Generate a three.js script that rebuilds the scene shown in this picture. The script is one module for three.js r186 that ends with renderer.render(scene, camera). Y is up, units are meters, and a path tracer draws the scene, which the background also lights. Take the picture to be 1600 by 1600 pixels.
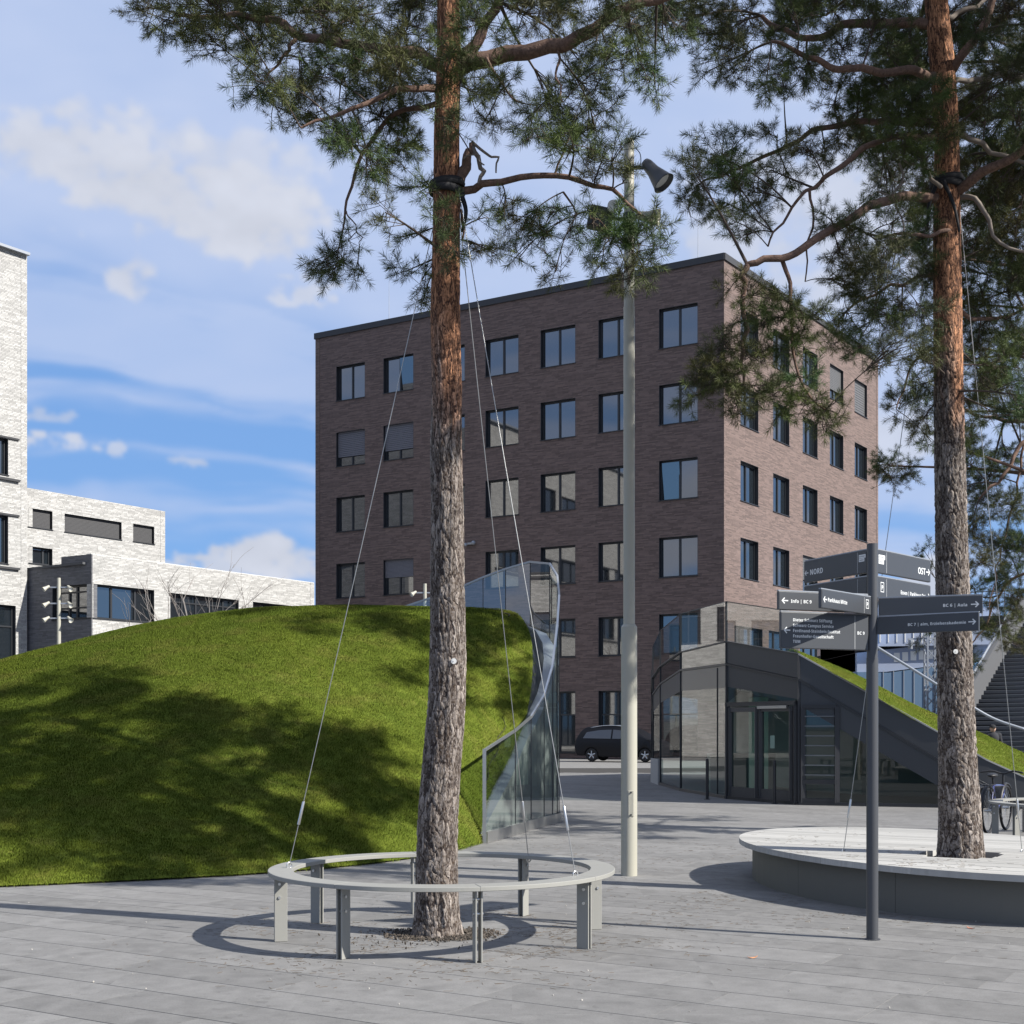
import * as THREE from 'three';
import { mergeGeometries, toCreasedNormals } from 'three/addons/utils/BufferGeometryUtils.js';
import { RoundedBoxGeometry } from 'three/addons/geometries/RoundedBoxGeometry.js';
import { MarchingCubes } from 'three/addons/objects/MarchingCubes.js';

// ---------------------------------------------------------------- camera, sky, sun, exposure
const scene = new THREE.Scene();
const F = 2100, CX = 800, HY = 1136, EYE = 1.6;            // lens in pixels of the 1600 px photograph
const camera = new THREE.PerspectiveCamera(2 * Math.atan(HY / F) * 180 / Math.PI, 1600 / (2 * HY), 0.1, 900);
camera.position.set(0, EYE, 0);
camera.setViewOffset(1600, 2 * HY, 0, 0, 1600, 1600);      // level camera, shifted lens
const renderer = new THREE.WebGLRenderer();
renderer.toneMapping = THREE.LinearToneMapping;
renderer.toneMappingExposure = 1.8;
renderer.shadowMap.enabled = true;

const sunDir = new THREE.Vector3(0.732, 0.605, 0.307).normalize();
const sun = new THREE.DirectionalLight(new THREE.Color(1.0, 0.955, 0.88), 5);
sun.name = 'sun_light';
sun.position.copy(sunDir).multiplyScalar(90).add(new THREE.Vector3(0, 0, -25));
sun.target.position.set(0, 0, -25);
sun.castShadow = true;
sun.shadow.radius = 1.2;
sun.shadow.mapSize.set(4096, 4096);
Object.assign(sun.shadow.camera, { left: -60, right: 60, top: 60, bottom: -60, near: 1, far: 250 });
scene.add(sun, sun.target);

// ---------------------------------------------------------------- small helpers
const rng = (s) => () => { s |= 0; s = s + 0x6D2B79F5 | 0; let t = Math.imul(s ^ s >>> 15, 1 | s); t = t + Math.imul(t ^ t >>> 7, 61 | t) ^ t; return ((t ^ t >>> 14) >>> 0) / 4294967296; };
const V = (x, y, z) => new THREE.Vector3(x, y, z);
const clamp = (x, a = 0, b = 1) => Math.min(b, Math.max(a, x));
const lerp = (a, b, t) => a + (b - a) * t;
const sstep = (a, b, x) => { const t = clamp((x - a) / (b - a)); return t * t * (3 - 2 * t); };
const hash2 = (x, y) => { let h = Math.imul(x, 374761393) + Math.imul(y, 668265263) | 0; h = Math.imul(h ^ h >>> 13, 1274126177); return ((h ^ h >>> 16) >>> 0) / 4294967296; };
function vnoise(x, y, px = 0, py = 0) {                     // value noise, optionally periodic
  const ix = Math.floor(x), iy = Math.floor(y), fx = x - ix, fy = y - iy, w = (i, p) => p ? ((i % p) + p) % p : i;
  const u = fx * fx * (3 - 2 * fx), v = fy * fy * (3 - 2 * fy), a = w(ix, px), b = w(ix + 1, px), c = w(iy, py), d = w(iy + 1, py);
  return lerp(lerp(hash2(a, c), hash2(b, c), u), lerp(hash2(a, d), hash2(b, d), u), v);
}
function fbm(x, y, o = 4, px = 0, py = 0) { let s = 0, a = 0.5, n = 0; for (let i = 0; i < o; i++) { s += a * vnoise(x, y, px, py); n += a; x *= 2; y *= 2; px *= 2; py *= 2; a *= 0.5; } return s / n; }
// pixel of the photograph + depth in metres -> point of the place (depth runs along -z)
const P = (px, py, Z) => V((px - CX) * Z / F, EYE + (HY - py) * Z / F, -Z);
const G = (px, py) => { const Z = F * EYE / (py - HY); return V((px - CX) * Z / F, 0, -Z); };
const D = (X, Z, y = 0) => V(X, y, -Z);

const names = {};
const numbered = (n) => { const k = names[n] = (names[n] ?? -1) + 1; return k ? n + '_' + String(k).padStart(3, '0') : n; };
function tag(o, label, category, group, kind) {
  if (label) o.userData.label = label;
  if (category) o.userData.category = category;
  if (group) o.userData.group = group;
  if (kind) o.userData.kind = kind;
  return o;
}
function thing(name, label, category, pos = V(0, 0, 0), group) {
  const o = new THREE.Group(); o.name = numbered(name); o.position.copy(pos); scene.add(o);
  return tag(o, label, category, group);
}
function part(name, geo, mat, parent, opts = {}) {
  const m = new THREE.Mesh(geo, mat); m.name = name; m.castShadow = m.receiveShadow = true;
  if (opts.at) m.position.copy(opts.at);
  if (opts.kind) m.userData.kind = opts.kind;
  if (opts.label) m.userData.label = opts.label;
  (parent ?? scene).add(m);
  return m;
}
function single(name, geo, mat, label, category, group, at) { const m = part(numbered(name), geo, mat, scene, { at }); return tag(m, label, category, group); }
function struct(name, geo, mat) { const m = part(name, geo, mat, scene); m.userData.kind = 'structure'; return m; }
const merge = (list) => mergeGeometries(list.map((g) => { const h = g.index ? g.toNonIndexed() : g; for (const k of Object.keys(h.attributes)) if (!['position', 'normal', 'uv'].includes(k)) h.deleteAttribute(k); if (!h.attributes.uv) h.setAttribute('uv', new THREE.BufferAttribute(new Float32Array(h.attributes.position.count * 2), 2)); return h; }));
// uv in metres from the dominant direction of every face
function metric(geo, s = 1) {
  const g = geo.index ? geo.toNonIndexed() : geo, p = g.attributes.position, uv = new Float32Array(p.count * 2), a = V(), b = V(), c = V(), n = V();
  for (let i = 0; i < p.count; i += 3) {
    a.fromBufferAttribute(p, i); b.fromBufferAttribute(p, i + 1); c.fromBufferAttribute(p, i + 2);
    n.copy(b).sub(a).cross(c.clone().sub(a));
    const x = Math.abs(n.x), y = Math.abs(n.y), z = Math.abs(n.z);
    [a, b, c].forEach((q, k) => { const [u, v] = y >= x && y >= z ? [q.x, q.z] : x >= z ? [q.z, q.y] : [q.x, q.y]; uv[(i + k) * 2] = u * s; uv[(i + k) * 2 + 1] = v * s; });
  }
  g.setAttribute('uv', new THREE.BufferAttribute(uv, 2));
  return g;
}
const box = (w, h, d, x = 0, y = 0, z = 0) => new THREE.BoxGeometry(w, h, d).translate(x, y, z);
const rbox = (w, h, d, r, x = 0, y = 0, z = 0) => new RoundedBoxGeometry(w, h, d, 2, r).translate(x, y, z);
const cyl = (r0, r1, h, n = 24, x = 0, y = 0, z = 0) => new THREE.CylinderGeometry(r1, r0, h, n).translate(x, y + h / 2, z);
// a bar of rectangular section between two points
function bar(a, b, w, h) {
  const d = b.clone().sub(a), L = d.length(), m = new THREE.Matrix4(), z = d.normalize(), up = Math.abs(z.y) > 0.98 ? V(1, 0, 0) : V(0, 1, 0);
  const x = up.clone().cross(z).normalize(), y = z.clone().cross(x);
  m.makeBasis(x, y, z).setPosition(a.clone().add(b).multiplyScalar(0.5));
  return new THREE.BoxGeometry(w, h, L).applyMatrix4(m);
}
// a round tapered tube along points
function tube(pts, r0, r1, radial = 6, seg = 0, cap = true) {
  const curve = pts.length > 2 ? new THREE.CatmullRomCurve3(pts, false, 'centripetal') : null, n = seg || Math.max(1, (pts.length - 1) * 4);
  const pos = [], idx = [], uv = [], t = V(), side = V(), up = V(), q = V(); let L = 0, last = null, ref = V(0.31, 0.2, 0.93).normalize();
  for (let i = 0; i <= n; i++) {
    const k = i / n, p = curve ? curve.getPoint(k) : pts[0].clone().lerp(pts[1], k);
    if (curve) curve.getTangent(k, t); else t.copy(pts[1]).sub(pts[0]).normalize();
    if (last) L += p.distanceTo(last); last = p;
    if (Math.abs(ref.dot(t)) > 0.95 * ref.length()) ref.set(0.9, 0.1, -0.3);
    side.copy(ref).addScaledVector(t, -ref.dot(t)).normalize(); up.copy(t).cross(side); ref.copy(side);
    const r = lerp(r0, r1, k);
    for (let j = 0; j < radial; j++) { const a = j / radial * Math.PI * 2; q.copy(side).multiplyScalar(Math.cos(a) * r).addScaledVector(up, Math.sin(a) * r).add(p); pos.push(q.x, q.y, q.z); uv.push(a * r, L); }
  }
  for (let i = 0; i < n; i++) for (let j = 0; j < radial; j++) { const a = i * radial + j, b = i * radial + (j + 1) % radial, c = a + radial, d = b + radial; idx.push(a, b, d, a, d, c); }
  if (cap) for (const [o, f] of [[0, 1], [n * radial, 0]]) for (let j = 1; j < radial - 1; j++) f ? idx.push(o, o + j + 1, o + j) : idx.push(o, o + j, o + j + 1);
  const g = new THREE.BufferGeometry();
  g.setAttribute('position', new THREE.Float32BufferAttribute(pos, 3)); g.setAttribute('uv', new THREE.Float32BufferAttribute(uv, 2)); g.setIndex(idx); g.computeVertexNormals();
  return g;
}
const std = (r, g, b, rough = 0.7, o = {}) => new THREE.MeshStandardMaterial({ color: new THREE.Color().setRGB(r, g, b), roughness: rough, side: THREE.DoubleSide, ...o });
const phys = (r, g, b, rough, o = {}) => new THREE.MeshPhysicalMaterial({ color: new THREE.Color().setRGB(r, g, b), roughness: rough, side: THREE.DoubleSide, ...o });
const toS = (c) => 255 * (c <= 0.0031308 ? c * 12.92 : 1.055 * Math.pow(c, 1 / 2.4) - 0.055);
// byte texture from a function (u, v in 0..1) -> linear rgb or a height
function tex(w, h, f, repeat = [1, 1], color = true) {
  const d = new Uint8Array(w * h * 4);
  for (let y = 0; y < h; y++) for (let x = 0; x < w; x++) {
    const c = f((x + 0.5) / w, (y + 0.5) / h), i = (y * w + x) * 4;
    if (color) for (let k = 0; k < 3; k++) d[i + k] = clamp(toS(c[k]), 0, 255);
    else d[i] = d[i + 1] = d[i + 2] = clamp(c * 255, 0, 255);
    d[i + 3] = 255;
  }
  const t = new THREE.DataTexture(d, w, h); t.wrapS = t.wrapT = THREE.RepeatWrapping; t.magFilter = THREE.LinearFilter; t.minFilter = THREE.LinearMipmapLinearFilter; t.generateMipmaps = true;
  if (color) t.colorSpace = THREE.SRGBColorSpace;
  t.repeat.set(...repeat); t.needsUpdate = true;
  return t;
}

// ---------------------------------------------------------------- the sky: air and clouds, one texture
{
  const W = 2880, H = 1440, data = new Float32Array(W * H * 4), deg = 180 / Math.PI;
  const cum = [[120, 235, 150, 60, 0.95], [250, 290, 160, 60, 1], [390, 335, 110, 60, 1], [330, 250, 120, 40, 0.7], [212, 436, 34, 28, 0.9], [475, 455, 45, 18, 0.75], [65, 648, 34, 9, 0.55], [95, 690, 52, 12, 0.9], [185, 702, 14, 8, 0.7], [292, 722, 26, 7, 0.6],
    [440, 868, 95, 30, 1], [380, 880, 100, 18, 0.9], [1450, 905, 45, 30, 0.9], [1400, 690, 70, 40, 0.7], [1300, 330, 200, 110, 0.7]].map(([x, y, rx, ry, a]) => {
      const az = Math.atan((x - CX) / F) * deg; return [az, Math.atan((HY - y) / F * Math.cos(az / deg)) * deg, rx / F * deg, ry / F * deg, a];
    });
  for (let row = 0; row < H; row++) {
    const lat = ((row + 0.5) / H - 0.5) * Math.PI, el = lat * deg, cl = Math.cos(lat);
    for (let col = 0; col < W; col++) {
      const i = (row * W + col) * 4; data[i + 3] = 1;
      if (el < -1) { data[i] = 0.12; data[i + 1] = 0.125; data[i + 2] = 0.13; continue; }
      const lon = ((col + 0.5) / W - 0.5) * 2 * Math.PI, x = cl * Math.cos(lon), z = cl * Math.sin(lon), az = Math.atan2(x, -z) * deg;
      const k = clamp(el / 60), h = Math.exp(-Math.max(el, 0) / 9);
      let r = lerp(0.235, 0.08, k) + 0.04 * h, g = lerp(0.44, 0.21, k) + 0.1 * h, b = lerp(0.86, 0.54, k) + 0.08 * h;
      // noise in directions, so that nothing seams
      const sx = x * 3.2 + 11, sz = z * 3.2 + 7;
      const n1 = fbm(sx * 1.3 + lat * 2.1, sz * 1.3 - lat * 5, 5), band = fbm(sx * 0.8 + sz * 0.5, lat * 38 + sx * 1.3 + (n1 - 0.5) * 2.2, 5), fine = fbm(sx * 5 + 3, lat * 34 + sz * 4, 4);
      // high veil, thicker upwards, and streaks of cirrus
      let veil = 0.95 * sstep(12, 19.5, el + (n1 - 0.5) * 12 + sstep(-12, 18, az) * 5) * (1 - 0.45 * sstep(34, 70, el));
      veil = Math.max(veil, 0.78 * sstep(0.33, 0.6, band + (fine - 0.5) * 0.15) * sstep(3.5, 7, el));
      veil *= 0.86 + 0.28 * (fine - 0.3);
      veil = clamp(veil);
      r = lerp(r, 0.545, veil); g = lerp(g, 0.645, veil); b = lerp(b, 0.89, veil);
      // heaps of cumulus
      let c = 0;
      const near = Math.abs(az) < 32 && el < 34;
      const wob = (fbm(az * 0.9 + 40, el * 1.3 + 9, 5) - 0.5), wob2 = fbm(az * 0.35 + 2, el * 0.5, 4) - 0.5, wobHi = near ? fbm(az * 1.6 + 14, el * 3.6 + 3, 5) - 0.5 : 0;
      if (near) for (const [a0, e0, ra, re, amp] of cum) {
        const dx = (az - a0) / ra, dy = (el - e0) / re, small = re < 0.6, q = 1 - (dx * dx + dy * dy) * 0.62 + (small ? wobHi * 3.2 : wob * 1.9 + wob2 * 0.8);
        if (q > 0) c = Math.max(c, amp * sstep(0, 0.75, q));
      }
      if (el > 2) { const kk = 2.2 / (0.25 + Math.sin(Math.max(lat, 0))), q = fbm(x * kk + 31, z * kk + 17, 5); c = Math.max(c, 0.85 * sstep(0.52, 0.68, q) * (near ? sstep(26, 34, Math.max(Math.abs(az), el)) : 1)); }
      const lum = 0.94 + 0.16 * (fine - 0.5) + 0.14 * wob;
      r = lerp(r, 0.70 * lum, c * 0.95); g = lerp(g, 0.735 * lum, c * 0.95); b = lerp(b, 0.84 * lum, c * 0.95);
      data[i] = r * 0.545; data[i + 1] = g * 0.545; data[i + 2] = b * 0.545;
    }
  }
  const t = new THREE.DataTexture(data, W, H, THREE.RGBAFormat, THREE.FloatType);
  t.mapping = THREE.EquirectangularReflectionMapping; t.magFilter = t.minFilter = THREE.LinearFilter; t.needsUpdate = true;
  scene.background = t; scene.environment = t;
}

// ---------------------------------------------------------------- materials
// long thin bricks: tone per brick, joints, uneven faces; one tile is 8 m x 4 m
function brickMaps(S, lo, hi, joint, seed, contrast) {
  const CH = 0.0625, rows = 64, W = 1024, H = 1024, col = [], hgt = new Float32Array(W * H), out = new Float32Array(W * H * 3);
  for (let r = 0; r < rows; r++) {
    const rand = rng(seed * 977 + r * 31), cuts = [0]; let x = 0;
    while (x < 8 - 0.7) { x += 0.28 + rand() * 0.34; cuts.push(x); } cuts.push(8 + 0);
    const off = rand() * 8, tone = cuts.map(() => rand()), proud = cuts.map(() => rand());
    col.push({ cuts, off, tone, proud });
  }
  for (let y = 0; y < H; y++) {
    const rr = y / H * rows, r = Math.floor(rr), fy = rr - r, row = col[r];
    for (let x = 0; x < W; x++) {
      const X = (x / W * 8 + row.off) % 8; let k = 0; while (k < row.cuts.length - 2 && row.cuts[k + 1] <= X) k++;
      const e = Math.min(X - row.cuts[k], row.cuts[k + 1] - X), j = fy < 0.16 || e < 0.008, t = clamp(0.5 + (row.tone[k] - 0.5) * contrast + (fbm(x / W * 64, y / H * 32, 3, 64, 32) - 0.5) * 0.5), i = y * W + x;
      hgt[i] = j ? 0.15 : 0.45 + 0.4 * row.proud[k] + 0.15 * vnoise(x / W * 128, y / H * 128, 128, 128);
      for (let c = 0; c < 3; c++) out[i * 3 + c] = j ? joint[c] : lerp(lo[c], hi[c], t);
    }
  }
  const at = (u, v) => (Math.floor(v * H) * W + Math.floor(u * W));
  return { map: tex(W, H, (u, v) => { const i = at(u, v) * 3; return [out[i], out[i + 1], out[i + 2]]; }, [1 / 8, 1 / 4]), bumpMap: tex(W, H, (u, v) => hgt[at(u, v)], [1 / 8, 1 / 4], false) };
}
const M = {};
M.brownBrick = new THREE.MeshStandardMaterial({ ...brickMaps(8, [0.085, 0.060, 0.053], [0.165, 0.116, 0.102], [0.12, 0.09, 0.082], 3, 1.0), bumpScale: 0.007, roughness: 0.85, side: THREE.DoubleSide });
M.whiteBrick = new THREE.MeshStandardMaterial({ ...brickMaps(8, [0.32, 0.316, 0.305], [0.49, 0.485, 0.47], [0.21, 0.206, 0.20], 5, 1.0), bumpScale: 0.02, roughness: 0.85, side: THREE.DoubleSide });
M.greyBrick = new THREE.MeshStandardMaterial({ ...brickMaps(8, [0.085, 0.086, 0.094], [0.15, 0.152, 0.165], [0.1, 0.1, 0.106], 7, 0.8), bumpScale: 0.008, roughness: 0.85, side: THREE.DoubleSide });
const fineNoise = tex(256, 256, (u, v) => 0.5 + 0.5 * (vnoise(u * 128, v * 128, 128, 128) - 0.5) + 0.4 * (fbm(u * 16, v * 16, 3, 16, 16) - 0.5), [2, 2], false);
M.frame = std(0.018, 0.02, 0.024, 0.45);
M.paneDark = phys(0.012, 0.016, 0.02, 0.025, { ior: 2.7 });
M.blind = std(0.13, 0.13, 0.15, 0.7);
M.blackMetal = std(0.022, 0.023, 0.026, 0.4);
M.coping = std(0.028, 0.029, 0.033, 0.6);
M.steel = std(0.42, 0.42, 0.41, 0.32, { metalness: 0.85, bumpMap: fineNoise, bumpScale: 0.0006 });
M.brightSteel = std(0.62, 0.62, 0.61, 0.3, { metalness: 0.9 });
M.benchSteel = std(0.25, 0.248, 0.228, 0.55, { bumpMap: fineNoise, bumpScale: 0.0008 });
M.poleGrey = std(0.35, 0.34, 0.285, 0.5, { bumpMap: fineNoise, bumpScale: 0.0004 });
M.wire = std(0.34, 0.34, 0.33, 0.35, { metalness: 0.7 });
M.signGrey = std(0.052, 0.055, 0.062, 0.42);
M.strap = std(0.012, 0.012, 0.014, 0.8);
M.glass = phys(0.6, 0.72, 0.68, 0.015, { transmission: 1, thickness: 0, ior: 1.6 });
M.railGlass = phys(0.62, 0.68, 0.67, 0.012, { transmission: 1, thickness: 0, ior: 2.2 });
M.spandrel = phys(0.048, 0.05, 0.054, 0.3, { ior: 1.45 });
M.mirrorBand = phys(0.03, 0.032, 0.034, 0.02, { ior: 2.2 });
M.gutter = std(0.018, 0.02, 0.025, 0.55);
M.zinc = std(0.30, 0.32, 0.35, 0.4, { metalness: 0.4 });
M.white = std(0.6, 0.6, 0.58, 0.6);
M.concrete = std(0.33, 0.33, 0.32, 0.85);
M.darkConcrete = std(0.075, 0.078, 0.085, 0.85);

// ---------------------------------------------------------------- ground and paving
const GX = V(0.852, 0, 0.523), GN = V(0.523, 0, -0.852);   // paving joints follow the grid of the brick building
{
  const speck = (seed, k) => tex(512, 512, (u, v) => { const n = vnoise(u * 256 + seed, v * 256, 0, 256), m = fbm(u * 12 + seed, v * 12, 4), g = k * (0.80 + 0.22 * n + 0.36 * (m - 0.5)); const st = sstep(0.58, 0.76, fbm(u * 5 + seed * 3, v * 5 + 4, 5)) * 0.12 + 0.16 * sstep(0.80, 0.86, vnoise(u * 34 + seed * 5, v * 34)) * sstep(0.5, 0.7, vnoise(u * 7 + seed, v * 7)); return [g * 1.0 * (1 - st), g * 0.985 * (1 - st), g * 0.96 * (1 - st)]; }, [0.8, 0.8]);
  const tones = [0.17, 0.186, 0.16, 0.195, 0.178].map((k, i) => new THREE.MeshStandardMaterial({ map: speck(i * 17 + 3, k), roughness: 0.82, bumpMap: fineNoise, bumpScale: 0.0012 }));
  const gm = new THREE.MeshStandardMaterial({ map: speck(91, 0.19), roughness: 0.9 });
  struct('ground', metric(new THREE.PlaneGeometry(1400, 1400, 8, 8).rotateX(-Math.PI / 2).translate(0, -0.03, -300)), gm);
  struct('joint_bed', metric(new THREE.PlaneGeometry(60, 52).rotateX(-Math.PI / 2).translate(3, -0.019, -27)), std(0.03, 0.028, 0.026, 0.95));
  const paving = new THREE.Group(); paving.name = 'paving'; paving.userData.kind = 'structure'; scene.add(paving);
  const rand = rng(42), near = [], far = [];
  // one slab: chamfered top, sides
  const slab = (a0, a1, n0, n1) => {
    const c = 0.0015, j = 0.005, y1 = -0.0, y0 = -0.02, X = [a0 + 0.0012, a1 - 0.0012], N = [n0 + j, n1 - j], pt = (a, n, y) => V(0, y, 0).addScaledVector(GX, a).addScaledVector(GN, n);
    const o = [[X[0], N[0]], [X[1], N[0]], [X[1], N[1]], [X[0], N[1]]], i = [[X[0] + 0.0003, N[0] + c], [X[1] - 0.0003, N[0] + c], [X[1] - 0.0003, N[1] - c], [X[0] + 0.0003, N[1] - c]];
    const t = i.map(([a, n]) => pt(a, n, y1)), m = o.map(([a, n]) => pt(a, n, y1 - 0.0015)), b = o.map(([a, n]) => pt(a, n, y0)), pos = [], quad = (p, q, r, s) => { for (const v of [p, q, r, p, r, s]) pos.push(v.x, v.y, v.z); };
    quad(t[0], t[1], t[2], t[3]);
    for (let k = 0; k < 4; k++) { const l = (k + 1) % 4; quad(m[k], m[l], t[l], t[k]); quad(b[k], b[l], m[l], m[k]); }
    const g = new THREE.BufferGeometry(); g.setAttribute('position', new THREE.Float32BufferAttribute(pos, 3)); g.computeVertexNormals();
    return metric(g);
  };
  for (let n = 4.2; n < 52;) {
    const w = [0.3, 0.4, 0.5, 0.35][Math.floor(rand() * 4)];
    for (let a = -42 + rand(); a < 26;) {
      const L = 0.8 + rand() * 0.6, am = a + L / 2, nm = n + w / 2, x = GX.x * am + GN.x * nm, z = GX.z * am + GN.z * nm, Z = -z;
      if (Z > 6.2 && Z < 47 && Math.abs(x) < Z * 0.385 + 1.6) {
        const vx = CX + x * F / Z;
        (Z < 13.6 && Math.abs(x) < Z * 0.385 + 0.2 ? near : far).push([slab(a, a + L, n, n + w), Math.floor(rand() * 5), Z]);
      }
      a += L;
    }
    n += w;
  }
  near.sort((p, q) => p[2] - q[2]);
  near.slice(290).forEach((s) => far.push(s));
  near.slice(0, 290).forEach(([g, k]) => part('slab', g, tones[k], paving));
  const buckets = [0, 1, 2, 3, 4].map((k) => far.filter((s) => s[1] === k).map((s) => s[0]));
  buckets.forEach((l, k) => l.length && part('far_slabs', mergeGeometries(l), tones[k], paving, { kind: 'stuff' }));
}

// ---------------------------------------------------------------- grass
const grassTex = tex(512, 512, (u, v) => { const a = fbm(u * 40, v * 40, 3, 40, 40), b = fbm(u * 5, v * 5, 4, 5, 5), d = sstep(0.55, 0.8, fbm(u * 9 + 5, v * 9, 3)); return [lerp(0.074, 0.118, a) + 0.025 * (b - 0.4) + 0.025 * d, lerp(0.105, 0.142, a) + 0.02 * (b - 0.4) + 0.01 * d, 0.014 + 0.008 * a + 0.008 * d]; }, [0.35, 0.35]);
M.grass = new THREE.MeshPhysicalMaterial({ specularIntensity: 0.15, map: grassTex, roughness: 0.95, bumpMap: tex(256, 256, (u, v) => 0.5 * vnoise(u * 96, v * 96, 96, 96) + 0.5 * fbm(u * 20, v * 20, 3, 20, 20), [0.7, 0.7], false), bumpScale: 0.004, side: THREE.DoubleSide });
M.blade = phys(1, 1, 1, 0.9, { specularIntensity: 0.15 });
const bladeTuft = (() => {
  const r = rng(5), pos = [], nor = [];
  for (let i = 0; i < 15; i++) {
    const a = r() * 6.283, rad = Math.sqrt(r()) * 0.075, x = Math.cos(a) * rad, z = Math.sin(a) * rad, h = 0.012 + r() * 0.02, lean = 0.025 * r(), b = r() * 6.283, w = 0.0016 + 0.0012 * r(), d = r() * 6.283;
    const dx = Math.cos(d) * w, dz = Math.sin(d) * w;
    pos.push(x - dx, -0.005, z - dz, x + dx, -0.005, z + dz, x + Math.cos(b) * lean, h, z + Math.sin(b) * lean);
    for (let k = 0; k < 3; k++) nor.push(Math.cos(b) * 0.25, 0.95, Math.sin(b) * 0.25);
  }
  const g = new THREE.BufferGeometry(); g.setAttribute('position', new THREE.Float32BufferAttribute(pos, 3)); g.setAttribute('normal', new THREE.Float32BufferAttribute(nor, 3)); return g;
})();
// surface(s, t) -> point; a grid mesh with uv in metres
function sheet(f, ns, nt) {
  const pos = [], uv = [], idx = [];
  for (let i = 0; i <= ns; i++) for (let j = 0; j <= nt; j++) { const p = f(i / ns, j / nt); pos.push(p.x, p.y, p.z); uv.push(p.x, p.z - p.y * 0.5); }
  for (let i = 0; i < ns; i++) for (let j = 0; j < nt; j++) { const a = i * (nt + 1) + j, b = a + nt + 1; idx.push(a, b, b + 1, a, b + 1, a + 1); }
  const g = new THREE.BufferGeometry(); g.setAttribute('position', new THREE.Float32BufferAttribute(pos, 3)); g.setAttribute('uv', new THREE.Float32BufferAttribute(uv, 2)); g.setIndex(idx); g.computeVertexNormals();
  const n = g.attributes.normal; let up = 0; for (let i = 0; i < n.count; i++) up += n.getY(i);
  if (up < 0) { for (let k = 0; k < idx.length; k += 3) [idx[k + 1], idx[k + 2]] = [idx[k + 2], idx[k + 1]]; g.setIndex(idx); g.computeVertexNormals(); }
  return g;
}
function lawn(parent, f, count, seed, keep) {
  const r = rng(seed), im = new THREE.InstancedMesh(bladeTuft, M.blade, count), m = new THREE.Matrix4(), q = new THREE.Quaternion(), e = 0.004, c = new THREE.Color(); let k = 0, guard = 0;
  const weight = V();
  while (k < count && guard++ < count * 30) {
    const s = r(), t = r(), p = f(s, t);
    if (keep && !keep(p)) continue;
    const a = f(Math.min(1, s + e), t).sub(p), b = f(s, Math.min(1, t + e)).sub(p), n = weight.copy(a).cross(b);
    if (r() * 0.004 > n.length()) continue;                    // even spread over the surface
    n.normalize(); if (n.y < 0) n.negate();
    const size = 0.75 + r() * 0.4;
    q.setFromUnitVectors(V(0, 1, 0), n.lerp(V(0, 1, 0), 0.35).normalize()); q.multiply(new THREE.Quaternion().setFromAxisAngle(V(0, 1, 0), r() * 6.283));
    m.compose(p, q, V(size, size, size)); im.setMatrixAt(k, m);
    const patch = fbm(p.x * 0.9 + 20, p.z * 0.9 + p.y, 4), dry = sstep(0.52, 0.75, fbm(p.x * 2.1 + 7, p.z * 2.1 - p.y * 2, 4)), v = 0.9 + r() * 0.2;
    c.setRGB(lerp(0.098, 0.132, patch) * v + 0.034 * dry, lerp(0.142, 0.168, patch) * v + 0.012 * dry, 0.021 * v + 0.011 * dry); im.setColorAt(k, c);
    k++;
  }
  im.count = k; im.name = 'grass'; im.userData.kind = 'stuff'; im.castShadow = im.receiveShadow = true; parent.add(im);
}
const spline = (pts) => { const c = new THREE.CatmullRomCurve3(pts, false, 'centripetal'); return (t) => c.getPoint(clamp(t)); };

// left mound: foot line, crest line, and the right edge that runs up beside the glass wall
const footL = [D(-15, 11.2), D(-10, 12.0), D(-7.5, 12.6), D(-5.1, 13.4), D(-2.52, 14.75), D(-1.2, 16.3), D(-0.72, 17.4), D(-0.42, 18.5)].map((p) => p.setY(0.02));
const crestL = [D(-17, 23.9, 0.25), D(-13.5, 23.8, 1.0), D(-10.7, 23.7, 1.98), D(-9.03, 23.7, 2.65), D(-7.87, 23.6, 2.99), D(-6.74, 23.6, 3.3), D(-5.6, 23.6, 3.52), D(-4.48, 23.5, 3.65), D(-3.44, 23.5, 3.70), D(-2.24, 23.5, 3.70), D(-1.12, 23.5, 3.68), D(-0.2, 23.5, 3.66)];
const edgeL = [D(-0.42, 18.5, 0.02), D(-0.28, 19.6, 0.63), D(0, 20.6, 1.22), D(0.22, 21.3, 1.76), D(0.335, 22, 2.5), D(0.30, 22.6, 3.17), D(0.11, 23, 3.52), D(-0.2, 23.5, 3.66)];
const backL = [D(-17, 30, -0.1), D(-13, 29.5, 0.3), D(-10, 29, 1.2), D(-8, 28.6, 2.0), D(-6.5, 28.2, 2.6), D(-5, 27.7, 2.95), D(-3.6, 27.1, 3.15), D(-2.4, 26.4, 3.3), D(-1.5, 25.7, 3.4), D(-0.9, 25.2, 3.45), D(-0.4, 24.7, 3.5), D(-0.1, 24.2, 3.55)];
const fL = spline(footL), cL = spline(crestL), eL = spline(edgeL), bL = spline(backL);
const prof = (t) => 0.3 * (t * t * (3 - 2 * t)) + 0.7 * Math.sin(t * Math.PI / 2);
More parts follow.
